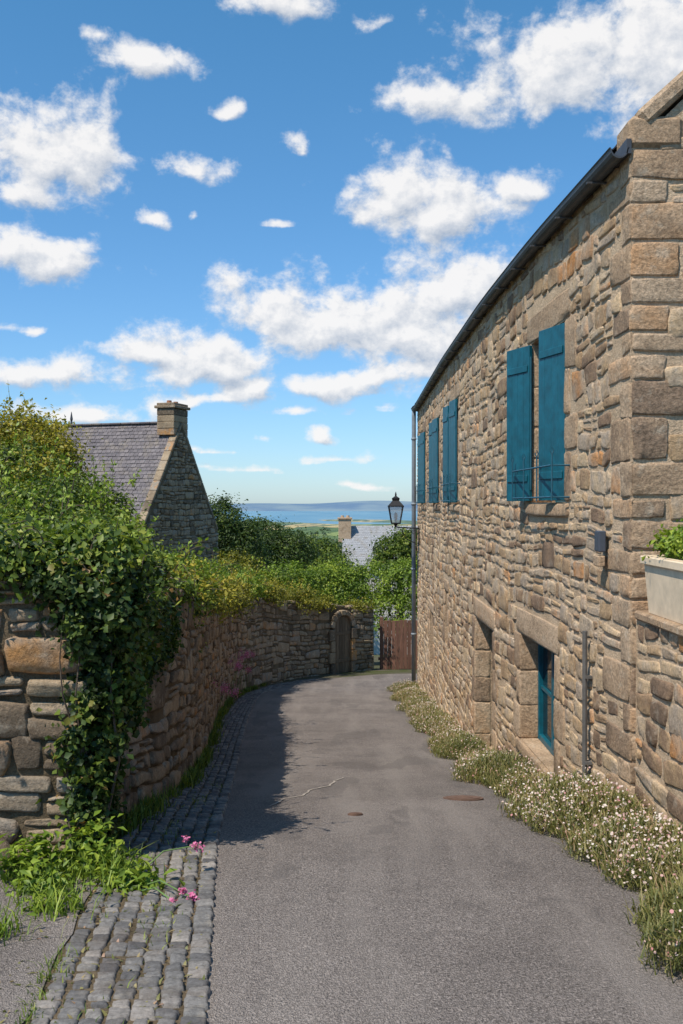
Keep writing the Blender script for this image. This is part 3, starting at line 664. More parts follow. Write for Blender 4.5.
# ------------------------------------------------------------------ left garden wall
class Path:
    def __init__(s, pts):
        P = np.array(pts, float); d = np.r_[0, np.cumsum(np.linalg.norm(np.diff(P, axis=0), axis=1))]
        u = np.linspace(0, d[-1], 400); X = sum(np.interp(np.clip(u + k, 0, d[-1]), d, P[:, 0]) for k in (-.6, -.3, 0, .3, .6)) / 5; Y = sum(np.interp(np.clip(u + k, 0, d[-1]), d, P[:, 1]) for k in (-.6, -.3, 0, .3, .6)) / 5
        X[0], Y[0] = P[0]
        s.u, s.X, s.Y, s.L = u, X, Y, d[-1]; tx, ty = np.gradient(X), np.gradient(Y); l = np.hypot(tx, ty); s.nx, s.ny = ty / l, -tx / l
    def at(s, u, d): 
        return np.interp(u, s.u, s.X) + np.interp(u, s.u, s.nx) * d, np.interp(u, s.u, s.Y) + np.interp(u, s.u, s.ny) * d
LW = empty('stone_wall', (-1.8, 12, -3))
pth = Path([(-1.37, 5.215), (-1.35, 8.25), (-1.65, 12), (-2.03, 16), (-2.28, 20), (-2.2, 22.5), (-1.92, 24), (-1.2, 25.8), (-.31, 27.2), (1.05, 28.3)])
hY = [5.2, 8, 12, 20, 24, 28.3]; hH = [1.60, 1.70, 1.92, 2.10, 2.08, 1.75]
def Plw(u, v, d):
    x, y = pth.at(u, d); return x, y, gz(y) + v * np.interp(y, hY, hH) / 2.0 - .02
V = []; uu = np.linspace(0, pth.L, 80)
for u in uu:
    for (v, d) in ((-.3, 0), (2.0, 0), (2.04, -.22), (2.0, -.45), (-.3, -.45)):
        x, y, z = Plw(u, v, d); V.append((float(x), float(y), float(z)))
F = [(i*5+k, i*5+k+1, (i+1)*5+k+1, (i+1)*5+k) for i in range(79) for k in range(4)] + [(0, 1, 2, 3, 4), (395, 396, 397, 398, 399)]
mk('wall_core', V, F, M_mortar2, parent=LW)
uD = float(np.interp(-.02, pth.X[250:], pth.u[250:]))
door_blk = (uD - .42, uD + .42, -.1, 1.95)
stones('wall_stones', layout(0, pth.L, -.05, 2.0, (.09, .19), (.16, .5), [door_blk], (.010, .034), big=.3, seed=41), Plw, M_wallst, parent=LW, gap=.009, rnd=.14, jit=.02, warp=rwarp, seed=42, b1=.007, b2=.018)
cap = []; r = random.Random(9); u = 0
while u < pth.L - .2:
    w = r.uniform(.25, .55); cap.append((u, min(u + w, pth.L), .0, .46, .05)); u += w
def Pcap(u, z, d):
    x, y = pth.at(u, -z); return x, y, gz(y) + np.interp(y, hY, hH) + d + .01
stones('wall_top_stones', cap, Pcap, M_wallst, parent=LW, gap=.008, rnd=.2, jit=.03, seed=43)
A = Acc(); bx, by = pth.at(uD, .0); tang = math.atan2(float(np.interp(uD+.1, pth.u, pth.Y) - np.interp(uD-.1, pth.u, pth.Y)), float(np.interp(uD+.1, pth.u, pth.X) - np.interp(uD-.1, pth.u, pth.X)))
zg = float(gz(by)); R = rotz(tang)
def loc(a, d, z): p = np.array([bx, by, 0]) + R @ np.array([a, -d, 0]); return (p[0], p[1], zg + z)
for sd in (-1, 1):
    for i, h in enumerate((.28, .36, .30, .3)):
        A.box(loc(sd * (.38 + .03 * (i % 2)), .03, .14 + i * .31), (.15 + .06 * (i % 2), .2, .30), R, a=r.random(), bev=.02)
for i in range(7):
    an = math.pi * (i + .5) / 7; rr_ = .39
    Ra = R @ roty(math.pi/2 - an) 
    A.box(loc(rr_ * math.cos(an), .03, 1.27 + rr_ * math.sin(an)), (.17, .2, .14), Ra, a=r.random(), bev=.015)
A.obj('door_arch', M_wallst, LW)
A = Acc()
for i in range(6):
    xx = -.275 + .11 * i; top = 1.27 + math.sqrt(max(.32**2 - xx**2, 0))
    A.box(loc(xx, .03, top / 2), (.105, .05, top), R, a=r.random(), bev=.005)
for z in (.35, 1.1): A.box(loc(0, .065, z), (.6, .02, .09), R, a=.4)
A.obj('garden_door', M_oak, LW)
RW = empty('stone_wall', (-3, 5.3, -2))
def Prw(u, v, d): return u, 5.2 - d + 0 * u, gz(5.2) + v
A = Acc(); zg5 = float(gz(5.2)); A.box((-3.39, 5.425, zg5 + .66), (4.02, .446, 1.9)); A.obj('wall_core', M_mortar2, RW)
stones('wall_stones', layout(-5.4, -1.34, -.1, 1.6, (.09, .22), (.16, .5), (), (.010, .038), seed=51, split=.25), Prw, M_wallst, parent=RW, gap=.008, rnd=.12, jit=.02, warp=rwarp, seed=52, b1=.006, b2=.015, rough=.003, tilt=.25)
stones('wall_top_stones', [(-5.4 + i*.4, -5.4 + (i+1)*.4, 0, .46, .05) for i in range(10)], lambda u, z, d: (u, 5.2 + z, zg5 + 1.59 + d), M_wallst, parent=RW, gap=.01, rnd=.2, jit=.03, seed=53)
cells = [(-1.95, -1.65, 4.85, 5.12, .16), (-1.6, -1.38, 4.95, 5.15, .1), (-2.4, -2.0, 4.8, 5.1, .2)]
stones('foot_stones', cells, lambda u, z, d: (u, z, gz(z) + d), M_wallst, parent=RW, rnd=.35, jit=.04, seed=54, b1=.03, b2=.07)

A = Acc(); r = random.Random(3); x = 1.1
while x < 6.0:
    A.box((x + .055, 28.45 + (x - 1) * .05, float(gz(28.4)) + .70 + r.uniform(-.01, .01)), (.105, .022, 1.40), a=r.random(), bev=.004); x += .112
for z in (.3, 1.15): A.box((3.5, 28.45 + .125 + .035, float(gz(28.4)) + z), (4.9, .045, .08), rotz(.05), a=.5)
for xx in (1.15, 2.9, 4.7): A.box((xx, 28.56 + (xx - 1) * .05, float(gz(28.4)) + .74), (.1, .1, 1.5), a=.5, bev=.008)
A.obj('wooden_fence', M_wood)

# ------------------------------------------------------------------ left house with gable + chimney
H2 = empty('stone_house', (-7, 33, -5))
P1 = np.array([-6.05, 30.]); P2 = np.array([-4.35, 35.]); gd = (P2 - P1); GW = np.linalg.norm(gd); gd /= GW; rd = np.array([-gd[1], gd[0]]); gn = -rd
LEN = 8.5; ez, rz_ = -.9, 2.62; pk = (P1 + P2) / 2
c3 = lambda p, z: (p[0], p[1], z)
Q1, Q2, Qk = P1 + rd * LEN, P2 + rd * LEN, pk + rd * LEN
V = [c3(P1, -6.5), c3(P2, -6.5), c3(P2, ez), c3(pk, rz_), c3(P1, ez), c3(Q1, -6.5), c3(Q2, -6.5), c3(Q2, ez), c3(Qk, rz_), c3(Q1, ez)]
mk('wall_core', V, [(0, 1, 2, 3, 4), (6, 5, 9, 8, 7), (0, 4, 9, 5), (1, 6, 7, 2)], M_mortar2, parent=H2)
sl2 = (rz_ - ez) / (GW / 2)
def Pg2(u, z, d): return P1[0] + gd[0] * u + gn[0] * d, P1[1] + gd[1] * u + gn[1] * d, z
rk2 = lambda u: ez + min(u, GW - u) * sl2
stones('gable_stones', layout(0, GW, -6, rz_, (.10, .2), (.16, .45), (), (.02, .045), big=.2, seed=61, keep=lambda a, b, c, d: d < min(rk2(a), rk2(b)) + .06), Pg2, M_wallst, parent=H2, warp=rwarp, seed=62)
def Pe2(u, z, d): return P1[0] + rd[0] * u - gd[0] * d, P1[1] + rd[1] * u - gd[1] * d, z
stones('front_stones', layout(0, LEN, -6, ez - .05, (.12, .22), (.2, .5), (), (.02, .045), seed=63), Pe2, M_wallst, parent=H2, warp=rwarp, seed=64)
A = Acc(); ov = .12
lo = P1 - gd * ov; hi = P2 + gd * ov
roof_rows(A, c3(lo - gn * .25, ez - ov * sl2 + .05), c3(lo + rd * LEN, ez - ov * sl2 + .05), c3(pk - gn * .25, rz_ + .05), c3(pk + rd * LEN, rz_ + .05), 30, 50, .012)
roof_rows(A, c3(hi - gn * .25, ez - ov * sl2 + .05), c3(hi + rd * LEN, ez - ov * sl2 + .05), c3(pk - gn * .25, rz_ + .05), c3(pk + rd * LEN, rz_ + .05), 30, 50, .012)
A.obj('slate_roof', M_slate, H2)
A = Acc(); ga = math.atan2(gd[1], gd[0]); Rg = rotz(ga); al = math.atan(sl2); ns = 11; SL = math.hypot(GW/2, rz_ - ez)
for i in range(ns):
    t = (i + .5) / ns
    for sd in (0, 1):
        p = (P1 if sd == 0 else P2) * (1 - t) + pk * t; z = ez * (1 - t) + rz_ * t + .05
        A.box(c3(p - gn * .12, z), (SL / ns - .01, .26, .10), Rg @ roty(-al if sd == 0 else al), a=r.random(), bev=.015)
A.obj('gable_coping', M_wallst, H2)
A = Acc(); cc = pk - gn * .35
for i in range(4): A.box(c3(cc, rz_ - .25 + i * .215), (.95 + .02 * (i % 2), .62, .21), Rg, a=r.random(), bev=.015)
A.box(c3(cc, rz_ + .56), (1.08, .76, .09), Rg, a=.3, bev=.015); A.box(c3(cc, rz_ + .65), (.96, .64, .08), Rg, a=.3, bev=.015)
A.obj('chimney', M_wallst, H2)
A = Acc()
for dx in (-.22, .22):
    p = cc + gd * dx; A.tube([c3(p, rz_ + .68), c3(p, rz_ + .78)], [.09, .075], 10)
A.obj('chimney_pots', plain('terracotta', (0.3, 0.12, 0.06), .8), H2)
A = Acc(); 
for i in range(22):
    p = pk + rd * (.4 + i * (LEN - .4) / 22 + .18); A.box(c3(p, rz_ + .09), (.37, .2, .07), rotz(math.atan2(rd[1], rd[0])), a=r.random(), bev=.02)
A.obj('ridge_tiles', M_slate, H2)
A = Acc(); p = pk + rd * 4.2; A.tube([c3(p, rz_ + .1), c3(p, rz_ + .22), c3(p, rz_ + .3), c3(p, rz_ + .55)], [.05, .03, .05, .008], 8); A.obj('ridge_finial', M_zinc, H2)

# ------------------------------------------------------------------ small house in the distance
H3 = empty('white_house', (2.5, 60, -8)); A = Acc()
hx0, hx1, hy0, hy1, he, hr_ = .15, 6.2, 57.6, 62.4, -3.7, -1.35
A.add([(hx0, hy0, -12), (hx1, hy0, -12), (hx1, hy1, -12), (hx0, hy1, -12), (hx0, hy0, he), (hx1, hy0, he), (hx1, hy1, he), (hx0, hy1, he), (hx0, 60, hr_), (hx1, 60, hr_)],
      [(0, 1, 5, 4), (1, 2, 6, 9, 5), (2, 3, 7, 6), (3, 0, 4, 8, 7), (4, 5, 9, 8), (6, 7, 8, 9)]); A.obj('walls', M_white, H3)
A = Acc(); roof_rows(A, (hx0 - .1, hy0 - .2, he - .1), (hx1 + .1, hy0 - .2, he - .1), (hx0 - .1, 60, hr_ + .1), (hx1 + .1, 60, hr_ + .1), 26, 50, .008)
roof_rows(A, (hx0 - .1, hy1 + .2, he - .1), (hx1 + .1, hy1 + .2, he - .1), (hx0 - .1, 60, hr_ + .1), (hx1 + .1, 60, hr_ + .1), 26, 50, .008); A.obj('slate_roof', M_slate2, H3)
A = Acc(); A.box((.20, 59.6, -1.55), (.76, .8, 1.4), a=.6, bev=.02); A.box((.20, 59.6, -.80), (.88, .92, .12), a=.4, bev=.02)
for dx in (-.15, .18): A.tube([(.2 + dx, 59.6, -.75), (.2 + dx, 59.6, -.62)], [.11, .09], 8)
A.obj('chimney', M_dress, H3)

# ------------------------------------------------------------------ vegetation
def tree(name, base, H_, blobs, n, size, mat, clump, sig, seed):
    e = empty(name, base); A = Acc(); r = random.Random(seed); b = np.array(base, float)
    top = np.array([b[0] + r.uniform(-.1, .1), b[1], b[2] + H_ * .6])
    A.tube([b, b * .5 + top * .5 + np.array([.06, .03, 0]), top], [H_ * .035, H_ * .026, H_ * .018], 8)
    for q in blobs:
        c = np.array(q[:3]); m_ = (top + c) / 2 + np.array([0, 0, -.05 * H_]); A.tube([b + (top - b) * r.uniform(.5, .95), m_, c, c + np.array([r.uniform(-.5, .5) * q[3], 0, q[5] * .6])], [H_ * .016, H_ * .012, H_ * .007, H_ * .002], 6)
    A.obj('trunk', M_bark, e); leaves('crown', blobs, n, size, mat, clump, sig, parent=e, seed=seed)
    return e
e = tree('yellow_leaved_tree', (-4.3, 12.6, gz(12.6)), 3.4, [(-4.15, 12.5, .70, .72, .7, .42), (-3.7, 12.2, .48, .45, .6, .34), (-4.9, 12.6, .5, .7, .7, .55), (-3.4, 11.2, .20, .35, .4, .22)], 25000, .05, L_yel, 35, .085, 1)
sprigs('yellow_shoots', [(-4.1, 12.3, 1.0, .3), (-3.7, 12.0, .7, .2), (-3.3, 11.1, .35, .15)], 60, .35, .05, L_yel, 201, e)
e = tree('garden_tree', (-3.3, 11.4, gz(11.4)), 3.2, [(-3.75, 11.5, .02, .8, .8, .6), (-2.95, 11, -.24, .62, .8, .46), (-3.3, 10.6, -.1, .6, .6, .38), (-4.6, 11, -.3, 1, 1, .8), (-2.55, 10.6, -.35, .35, .4, .3)], 46000, .05, L_bush, 45, .09, 2)
sprigs('green_shoots', [(-2.9, 10.7, .12, .3), (-2.5, 10.4, -.1, .2), (-3.5, 11, .4, .3)], 80, .32, .05, L_bright, 202, e)
HG = empty('hedge', (-2.6, 8.5, -2.3))
leaves('hedge_leaves', [(-2.85, 8.6, -.42, .75, .8, .5), (-2.35, 9.2, -.50, .6, .7, .40), (-1.98, 8.3, -.62, .36, .8, .30), (-1.95, 10.5, -.95, .4, 1.1, .34), (-3.6, 8.0, -.5, .9, .9, .6), (-2.4, 7.3, -.52, .7, .7, .35), (-2.1, 6.4, -.46, .6, .5, .22), (-2.6, 9.5, -1.4, .9, 2, .8)],
       70000, .045, L_bush, 42, .075, seed=5, vmean=.52, parent=HG)
sprigs('hedge_shoots', [(-2.4, 7.3, -.25, .35), (-2.0, 8.2, -.4, .25), (-1.8, 6.2, -.3, .3), (-2.8, 8.2, 0, .3), (-1.9, 10.2, -.7, .3)], 170, .25, .04, L_bright, 203, HG)
leaves('wall_shrub', [(-2.25, 12.5, -1.06, .4, 1.3, .36), (-2.6, 15.5, -1.30, .5, 1.6, .44), (-2.85, 18.5, -1.60, .5, 1.6, .48), (-2.9, 21.3, -1.8, .5, 1.3, .45), (-2.35, 23.8, -2.0, .5, 1, .34)], 40000, .055, L_bright, 35, .085, seed=6, vmean=.40)
CP = empty('climbing_plant', (-2, 16, -1.7))
leaves('climbing_leaves', [(-1.95, 14, -1.42, .18, 1.3, .18), (-2.22, 18, -1.80, .18, 1.6, .25), (-2.25, 21.5, -2.05, .2, 1.2, .32), (-1.7, 24.5, -2.25, .35, .5, .30), (-1.0, 26.0, -2.52, .5, .3, .30), (-.6, 26.7, -2.65, .4, .3, .18), (.4, 27.9, -2.85, .5, .2, .13)], 20000, .055, L_yel, 28, .08, seed=7, vmean=.3, parent=CP)
leaves('climbing_leaves', [(-1.62, 10.0, -1.02, .14, 1.0, .14), (-1.70, 11.8, -1.12, .16, .9, .16), (-1.48, 8.6, -.80, .12, .6, .13)], 8000, .05, L_bush, 25, .05, seed=71, vmean=.55, parent=CP)
sprigs('climbing_shoots', [(-1.6, 9.5, -.85, .15), (-1.7, 11.5, -.95, .2), (-1.9, 14, -1.2, .25), (-2.2, 18, -1.5, .3), (-2.2, 21.5, -1.7, .3), (-1.3, 25.5, -2.2, .3)], 130, .35, .05, L_yel, 204, CP, droop=.7)
IV = empty('ivy', (-1.25, 5.6, -1.9))
leaves('ivy_leaves', [(-1.36, 5.35, -.40, .28, .30, .15), (-1.32, 5.35, -.58, .25, .28, .2), (-1.31, 5.4, -.85, .18, .24, .3), (-1.32, 5.32, -1.2, .14, .20, .3), (-1.33, 5.28, -1.58, .11, .15, .28), (-1.35, 6.4, -.64, .15, .7, .22), (-1.35, 7.2, -.85, .06, .7, .35), (-1.34, 6.1, -1.0, .08, .4, .4)],
       48000, .040, L_ivy, 32, .036, parent=IV, lo=-.9, seed=8, aspect=.8, vmean=.46)
leaves('ivy_top', [(-1.7, 5.34, -.27, .5, .24, .09), (-2.5, 5.4, -.27, .6, .3, .10), (-1.36, 5.45, -.26, .25, .34, .09), (-1.75, 5.2, -.42, .2, .06, .12), (-2.1, 5.2, -.36, .15, .05, .08)], 12000, .045, L_bush, 25, .05, parent=IV, seed=9, aspect=.7, vmean=.52)
sprigs('ivy_shoots', [(-1.3, 5.3, -.3, .2), (-1.15, 5.4, -.5, .12), (-1.8, 5.3, -.2, .3)], 70, .2, .04, L_bush, 205, IV, nl=12, droop=1.6)
A = Acc(); r = random.Random(8)
for i in range(10):
    x, y = r.uniform(-1.38, -1.25), r.uniform(5.1, 5.7); P = [(x, y, -1.88)]
    for k in range(8): P.append((P[-1][0] + r.uniform(-.05, .04), P[-1][1] + r.uniform(-.04, .04), P[-1][2] + .18))
    A.tube(P, [.010 - .0010 * k for k in range(9)], 5)
A.obj('ivy_stems', M_bark, IV)
leaves('shrub', [(-4.9, 26, -2.55, 1.4, 1.5, 1.2), (-3.7, 22.5, -2.6, 1.0, 1.5, .95), (-6.5, 24, -1.6, 1.6, 1.5, 1.2), (-3.6, 28, -2.8, 1.2, 1.5, 1.1), (-7.5, 22, -1, 1.8, 1.5, 1.3)], 42000, .085, L_bush, 40, .14, seed=11)
leaves('shrub', [(-3.3, 31, -2.5, .8, 1, .9), (-2.9, 29.5, -2.9, .9, 1, .8)], 12000, .08, L_yel, 40, .13, seed=12, vmean=.25)
leaves('hedge', [(-1.7, 31, -2.7, 1.1, 1, .85), (-.3, 32, -2.7, 1.2, 1, .85), (1.0, 32.5, -2.75, 1.2, 1, .8), (2.3, 32, -2.7, 1.2, 1, .85), (4, 32, -2.9, 1.6, 1, .8), (-1, 31.5, -3.8, 2, 1, .9), (1.6, 31.8, -3.8, 2, 1, .9)], 48000, .085, L_bright, 35, .12, seed=13, vmean=.40)
tree('dark_tree', (-5.0, 42, gz(42)), 6, [(-5.1, 42, -.70, .8, 1, .95), (-4.7, 42, -2.2, 1.5, 1.4, 1.3), (-5.8, 42.5, -2.4, 1.3, 1, 1.2), (-4.1, 42, -1.2, .6, .6, .5)], 18000, .12, L_dark, 35, .2, 14)
tree('dark_tree', (-3.3, 48, gz(48)), 6, [(-3.9, 48, -1.6, 1.2, 1.2, .85), (-2.6, 48, -2.3, 1.4, 1.3, .9), (-3.6, 47.5, -3.5, 2.1, 1.5, 1.2)], 18000, .13, L_dark, 35, .22, 15)
tree('dark_tree', (-1.2, 56, gz(56)), 6, [(-1.7, 56, -2.9, 1.6, 1.4, .85), (-.8, 55, -3.5, 1.2, 1.3, .8), (-2, 54, -4.4, 2.3, 1.5, 1.2)], 18000, .15, L_bush, 35, .24, 16)
tree('garden_tree', (2.9, 50, gz(50)), 7, [(2.5, 50, -2.3, .7, .9, .6), (3.3, 50, -2.0, .8, .9, .75), (2.8, 50, -3.1, 1.3, 1.2, .9), (4.6, 50, -2.6, 1.4, 1.2, 1.2)], 16000, .13, L_bush, 35, .18, 17)
bl = []; r = random.Random(77)
def row(x0, y0, x1, y1, n, s):
    for i in range(n):
        t = i / max(1, n-1) + r.uniform(-.3, .3) / n; x, y = x0 + (x1-x0)*t + r.uniform(-s, s), y0 + (y1-y0)*t + r.uniform(-s, s); q = s * r.uniform(.6, 1.3)
        bl.append((x, y, float(gfull(x, y)) + q * .6, q * 1.2, q * 1.2, q))
row(-40, 95, 35, 100, 22, 3.2); row(-60, 150, 50, 160, 26, 5); row(-80, 240, 80, 230, 30, 6); row(-120, 380, 120, 400, 34, 7); row(-160, 560, 160, 600, 32, 6); row(-60, 600, 20, 1150, 14, 6); row(-260, 1050, 300, 1000, 30, 6); row(-420, 1700, 460, 1650, 36, 7); row(100, 700, 200, 1500, 14, 7); row(-300, 900, -90, 1600, 16, 7)
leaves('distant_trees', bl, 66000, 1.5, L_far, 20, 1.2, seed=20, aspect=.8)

# daisies along the house
def zoneR(n, seed, y0=2.6, y1=23, pw=1.4):
    r = np.random.default_rng(seed); y = y0 + (y1 - y0) * r.random(n) ** pw
    a = np.interp(y, RR_Y, RR_X); b = fx(np.maximum(y, 6.2)); b = np.where(y < 6.15, 1.82 + (6.15 - y) * .03, b)
    bump = .10 * np.sin(y * 2.3) + .07 * np.sin(y * 5.1 + 1) + .05 * np.sin(y * 11)
    t = r.random(n); x = (a + .05 - bump * .9 + r.normal(0, .02, n)) * (1 - t) + (b - .02) * t
    h = (.035 + .17 * np.sin(np.clip(t, 0, 1) * 2.2 + .2)) * (.8 + 3.0 * np.clip(bump + .02, -.17, .2) ) * (np.interp(y, [3, 8, 14, 23], [1.15, .95, .8, .9]))
    return x, y, h, r
DA = empty('daisy_border', (1.4, 8, -2.3))
x, y, h, r = zoneR(95000, 31)
z = gz(y) + h * r.random(len(y)) ** .6 
blades('stems_and_leaves', np.stack([x, y, z], 1), .04, .007, L_dry, lean=1.4, seed=31, parent=DA, vmean=.44)
x, y, h, r = zoneR(6000, 32)
blades('grass_stems', np.stack([x, y, gz(y) - .01], 1), .2, .005, L_dry, lean=.8, seed=32, parent=DA, vmean=.55)
def discs(name, P, size, mat, seed, parent, vmean=.7):
    r = np.random.default_rng(seed); N = len(P); nrm = r.normal(size=(N, 3)) * .5 + np.array([-.3, -.35, .8]); nrm /= np.linalg.norm(nrm, axis=1)[:, None]
    t = np.cross(nrm, r.normal(size=(N, 3))); t /= np.linalg.norm(t, axis=1)[:, None]; b = np.cross(nrm, t); s = (size * r.uniform(.45, 1.2, N))[:, None]
    V = np.stack([P + s * (math.cos(a) * t + math.sin(a) * b) for a in np.linspace(0, 6.283, 7)[:-1]], 1).reshape(-1, 3); k = np.arange(N)[:, None] * 6 + np.arange(6)[None]
    return mk(name, V, k, mat, fv=np.clip(r.normal(vmean, .28, N), 0, 1), parent=parent)
x, y, h, r = zoneR(26000, 33)
dens = (np.sin(y * 1.7 + x * 3) + np.sin(y * 4.3 - x * 5) + r.normal(0, .8, len(y))) > -.1
P = np.stack([x, y, gz(y) + h * r.uniform(.3, 1.15, len(y)) + .03], 1)[dens]
discs('daisy_flowers', P, .0074, L_petal, 33, DA, .55)

# weeds at left foot
WD = empty('weeds', (-1.1, 4.6, -1.8)); r = np.random.default_rng(61)
bl = [(-1.36, 4.6, float(gz(4.6)) + .05, .10, .12, .08), (-1.5, 4.8, float(gz(4.8)) + .08, .16, .12, .10), (-1.25, 4.3, float(gz(4.3)) + .02, .08, .09, .03), (-1.08, 4.75, float(gz(4.75)) + .03, .08, .1, .05), (-1.27, 4.98, float(gz(4.98)) + .1, .12, .1, .14), (-1.42, 3.95, float(gz(3.95)) + .02, .08, .08, .03), (-1.15, 4.95, float(gz(4.95)) + .04, .08, .1, .05)]
leaves('weed_leaves', bl, 1500, .055, L_bright, 12, .045, parent=WD, up=.8, aspect=.45, seed=21, vmean=.42)
N = 900; cx = r.choice(7, N); B = np.array(bl); P = B[cx, :3] + r.normal(size=(N, 3)) * np.array([.08, .08, 0]); P[:, 2] = gz(P[:, 1])
blades('weed_grass', P, .12, .007, L_bright, .9, 22, WD, .5)
n = 12000; y = 5.3 + 19 * r.random(n) ** 1.3; x = wallx(y) + .03 + np.abs(r.normal(0, .05, n)); dn = (np.sin(y * 3.1) + np.sin(y * 7.7) + r.normal(0, .5, n)) > 0
blades('foot_grass', np.stack([x, y, gz(y)], 1)[dn], .11, .009, L_bush, .8, 23, WD, .55)
n = 7000; y = 2 + 9 * r.random(n); a = np.interp(y, RL_Y, RL_X); x = a - np.where(r.random(n) < .4, .57 + r.normal(0, .02, n), r.uniform(.08, .6, n)); dn = (np.sin(y * 5 + x * 9) + np.sin(x * 23) + r.normal(0, .5, n)) > .8
blades('joint_grass', np.stack([x, y, gz(y)], 1)[dn], .04, .005, L_bush, .9, 24, WD, .6)
n = 4000; y = 2.5 + 6 * r.random(n); a = np.interp(y, RL_Y, RL_X); x = a - r.uniform(.0, .75, n)
blades('leaf_litter', np.stack([x, y, gz(y) + .022 - .03 * np.clip(a - x, 0, .3)], 1)[:900], .012, .012, L_dry, 2.5, 25, WD, .6)
VA = empty('pink_valerian', (-.9, 4.7, -1.85)); A = Acc(); pk_ = []; r = random.Random(41)
VL = [((-.67, 4.45, -1.76), (-1.0, 4.7, -1.82)), ((-.72, 4.9, -1.68), (-1.02, 4.8, -1.82)), ((-.70, 4.4, -1.79), (-1.0, 4.65, -1.82))]
for yv in (13.2, 14.2, 17.5, 19.3, 19.8, 20.6, 21.1, 21.6, 22.4):
    xv = float(wallx(yv)); zv = float(gz(yv)); hv = r.uniform(.45, 1.0); VL.append(((xv + r.uniform(.18, .34), yv, zv + hv), (xv + .04, yv + .1, zv)))
for tip, rt in VL:
    t_, b_ = np.array(tip), np.array(rt); m_ = (t_ + b_) / 2 + np.array([0, 0, .06]); A.tube([b_, m_, t_], [.005, .004, .003], 5)
    s = 1 if tip[1] < 6 else 3.0
    pk_.append(t_ + rng.normal(size=(60, 3)) * .012 * s)
    pk_.append(t_ + np.array([-.05, .03, .02]) * s + rng.normal(size=(30, 3)) * .009 * s)
    if s > 1: pk_.append(t_ + rng.normal(size=(160, 3)) * .012 * s)
A.obj('stems', plain('green_stem', (0.12, 0.2, 0.05), .6), VA)
discs('petals', np.concatenate(pk_), .0075, L_pink, 40, VA, .6)
leaves('valerian_leaves', [(-.98, 4.7, -1.80, .12, .12, .04)], 220, .07, L_bright, 10, .05, parent=VA, seed=30, aspect=.35, up=.8)
V = []; yy = np.arange(-2, 5.01, .25)
for y in yy:
    a = np.interp(y, RL_Y, RL_X); V += [(a - .572 - .012 * math.sin(y * 9), y, float(gz(y)) + .017), (-6, y, float(gz(y)) + .017)]
mk('pavement', V, np.array([(2*i, 2*i+1, 2*i+3, 2*i+2) for i in range(len(yy)-1)]), bpy.data.materials['asphalt'])

# ------------------------------------------------------------------ world
W = bpy.data.worlds.new('World'); S.world = W; W.use_nodes = True; nt = W.node_tree; nt.nodes.clear()
sdir = Vector((-.38, -.38, .84)).normalized(); el = math.asin(sdir.z); rot = math.atan2(sdir.x, sdir.y)
sky = nd(nt, 'ShaderNodeTexSky', sky_type='NISHITA', sun_disc=False, sun_elevation=el, sun_rotation=rot, altitude=100.0, air_density=1.0, dust_density=0.4, ozone_density=2.5)
gen = nd(nt, 'ShaderNodeTexCoord').outputs['Generated']
zz = nd(nt, 'ShaderNodeSeparateXYZ', {0: gen}).outputs[2]
tint = ramp(nt, zz, [(0.0, (.68, .86, 1.14)), (0.12, (.60, .86, 1.08)), (0.45, (.50, .97, 1.13))])
skc = mix(nt, 1.0, sky.outputs[0], tint, 'MULTIPLY')
bg = nd(nt, 'ShaderNodeBackground', {0: skc, 1: .145}); o = nd(nt, 'ShaderNodeOutputWorld'); nt.links.new(bg.outputs[0], o.inputs[0])

CL = [(62,145,66,48,1.1),(28,188,38,24,.85),(38,256,58,28,1.1),(150,52,48,20,.9),(105,38,22,13,.75),(205,168,44,20,.8),(232,110,20,14,.65),(300,145,17,14,.6),(153,222,17,15,.8),(205,217,13,9,.6),(272,224,32,9,.55),
 (275,8,62,18,.9),(382,20,32,16,.6),(570,62,105,50,1.15),(640,40,90,60,1.1),(445,98,58,24,.9),(650,120,60,30,.7),(400,188,54,36,1.1),(435,208,62,36,1.1),(512,186,28,22,.9),(350,178,20,16,.7),
 (280,305,70,36,1.1),(340,322,75,36,1.15),(400,310,60,40,1.1),(458,285,72,42,1.15),(420,335,90,34,1.1),(520,300,60,50,1),(340,385,58,20,1),(200,358,66,28,1.05),(250,388,48,20,1),(140,352,50,18,.9),(205,400,60,14,.9),(45,372,62,20,1.05),(30,322,32,9,.5),
 (90,413,74,13,.95),(290,413,36,10,.8),(322,438,24,8,.65),(372,411,20,9,.65),(390,375,46,15,1),(330,458,74,8,.5),(250,470,64,7,.5),(360,482,74,6,.45),(270,442,24,7,.55),(200,450,50,7,.45)]
ell = [(-1.2, .5, .3, .1, 1), (-.8, .3, .2, .06, 1), (-.9, .75, .25, .12, 1), (.9, .5, .3, .12, 1), (1.3, .3, .3, .08, 1), (-.55, .15, .12, .03, .9), (.55, .12, .12, .03, .9), (.5, .8, .2, .1, .9), (-.4, .9, .2, .08, .8)]
for (x, y, rx_, ry_, wt) in CL:
    a = math.atan((x - 341.5) / 995); e = math.atan((505 - y) / 995 * math.cos(a)); ell.append((a, e, rx_ / 995 * 1.1, ry_ / 995 * 1.15, wt))
def lat(px_, seed):
    rr = np.random.default_rng(seed); G_ = rr.random((512, 512))
    x, y = px_; xi, yi = np.floor(x).astype(int), np.floor(y).astype(int); fx_, fy_ = x - xi, y - yi; fx_ = fx_*fx_*(3-2*fx_); fy_ = fy_*fy_*(3-2*fy_)
    g = lambda a, b: G_[a % 512, b % 512]
    return (g(xi, yi)*(1-fx_) + g(xi+1, yi)*fx_)*(1-fy_) + (g(xi, yi+1)*(1-fx_) + g(xi+1, yi+1)*fx_)*fy_ - .5
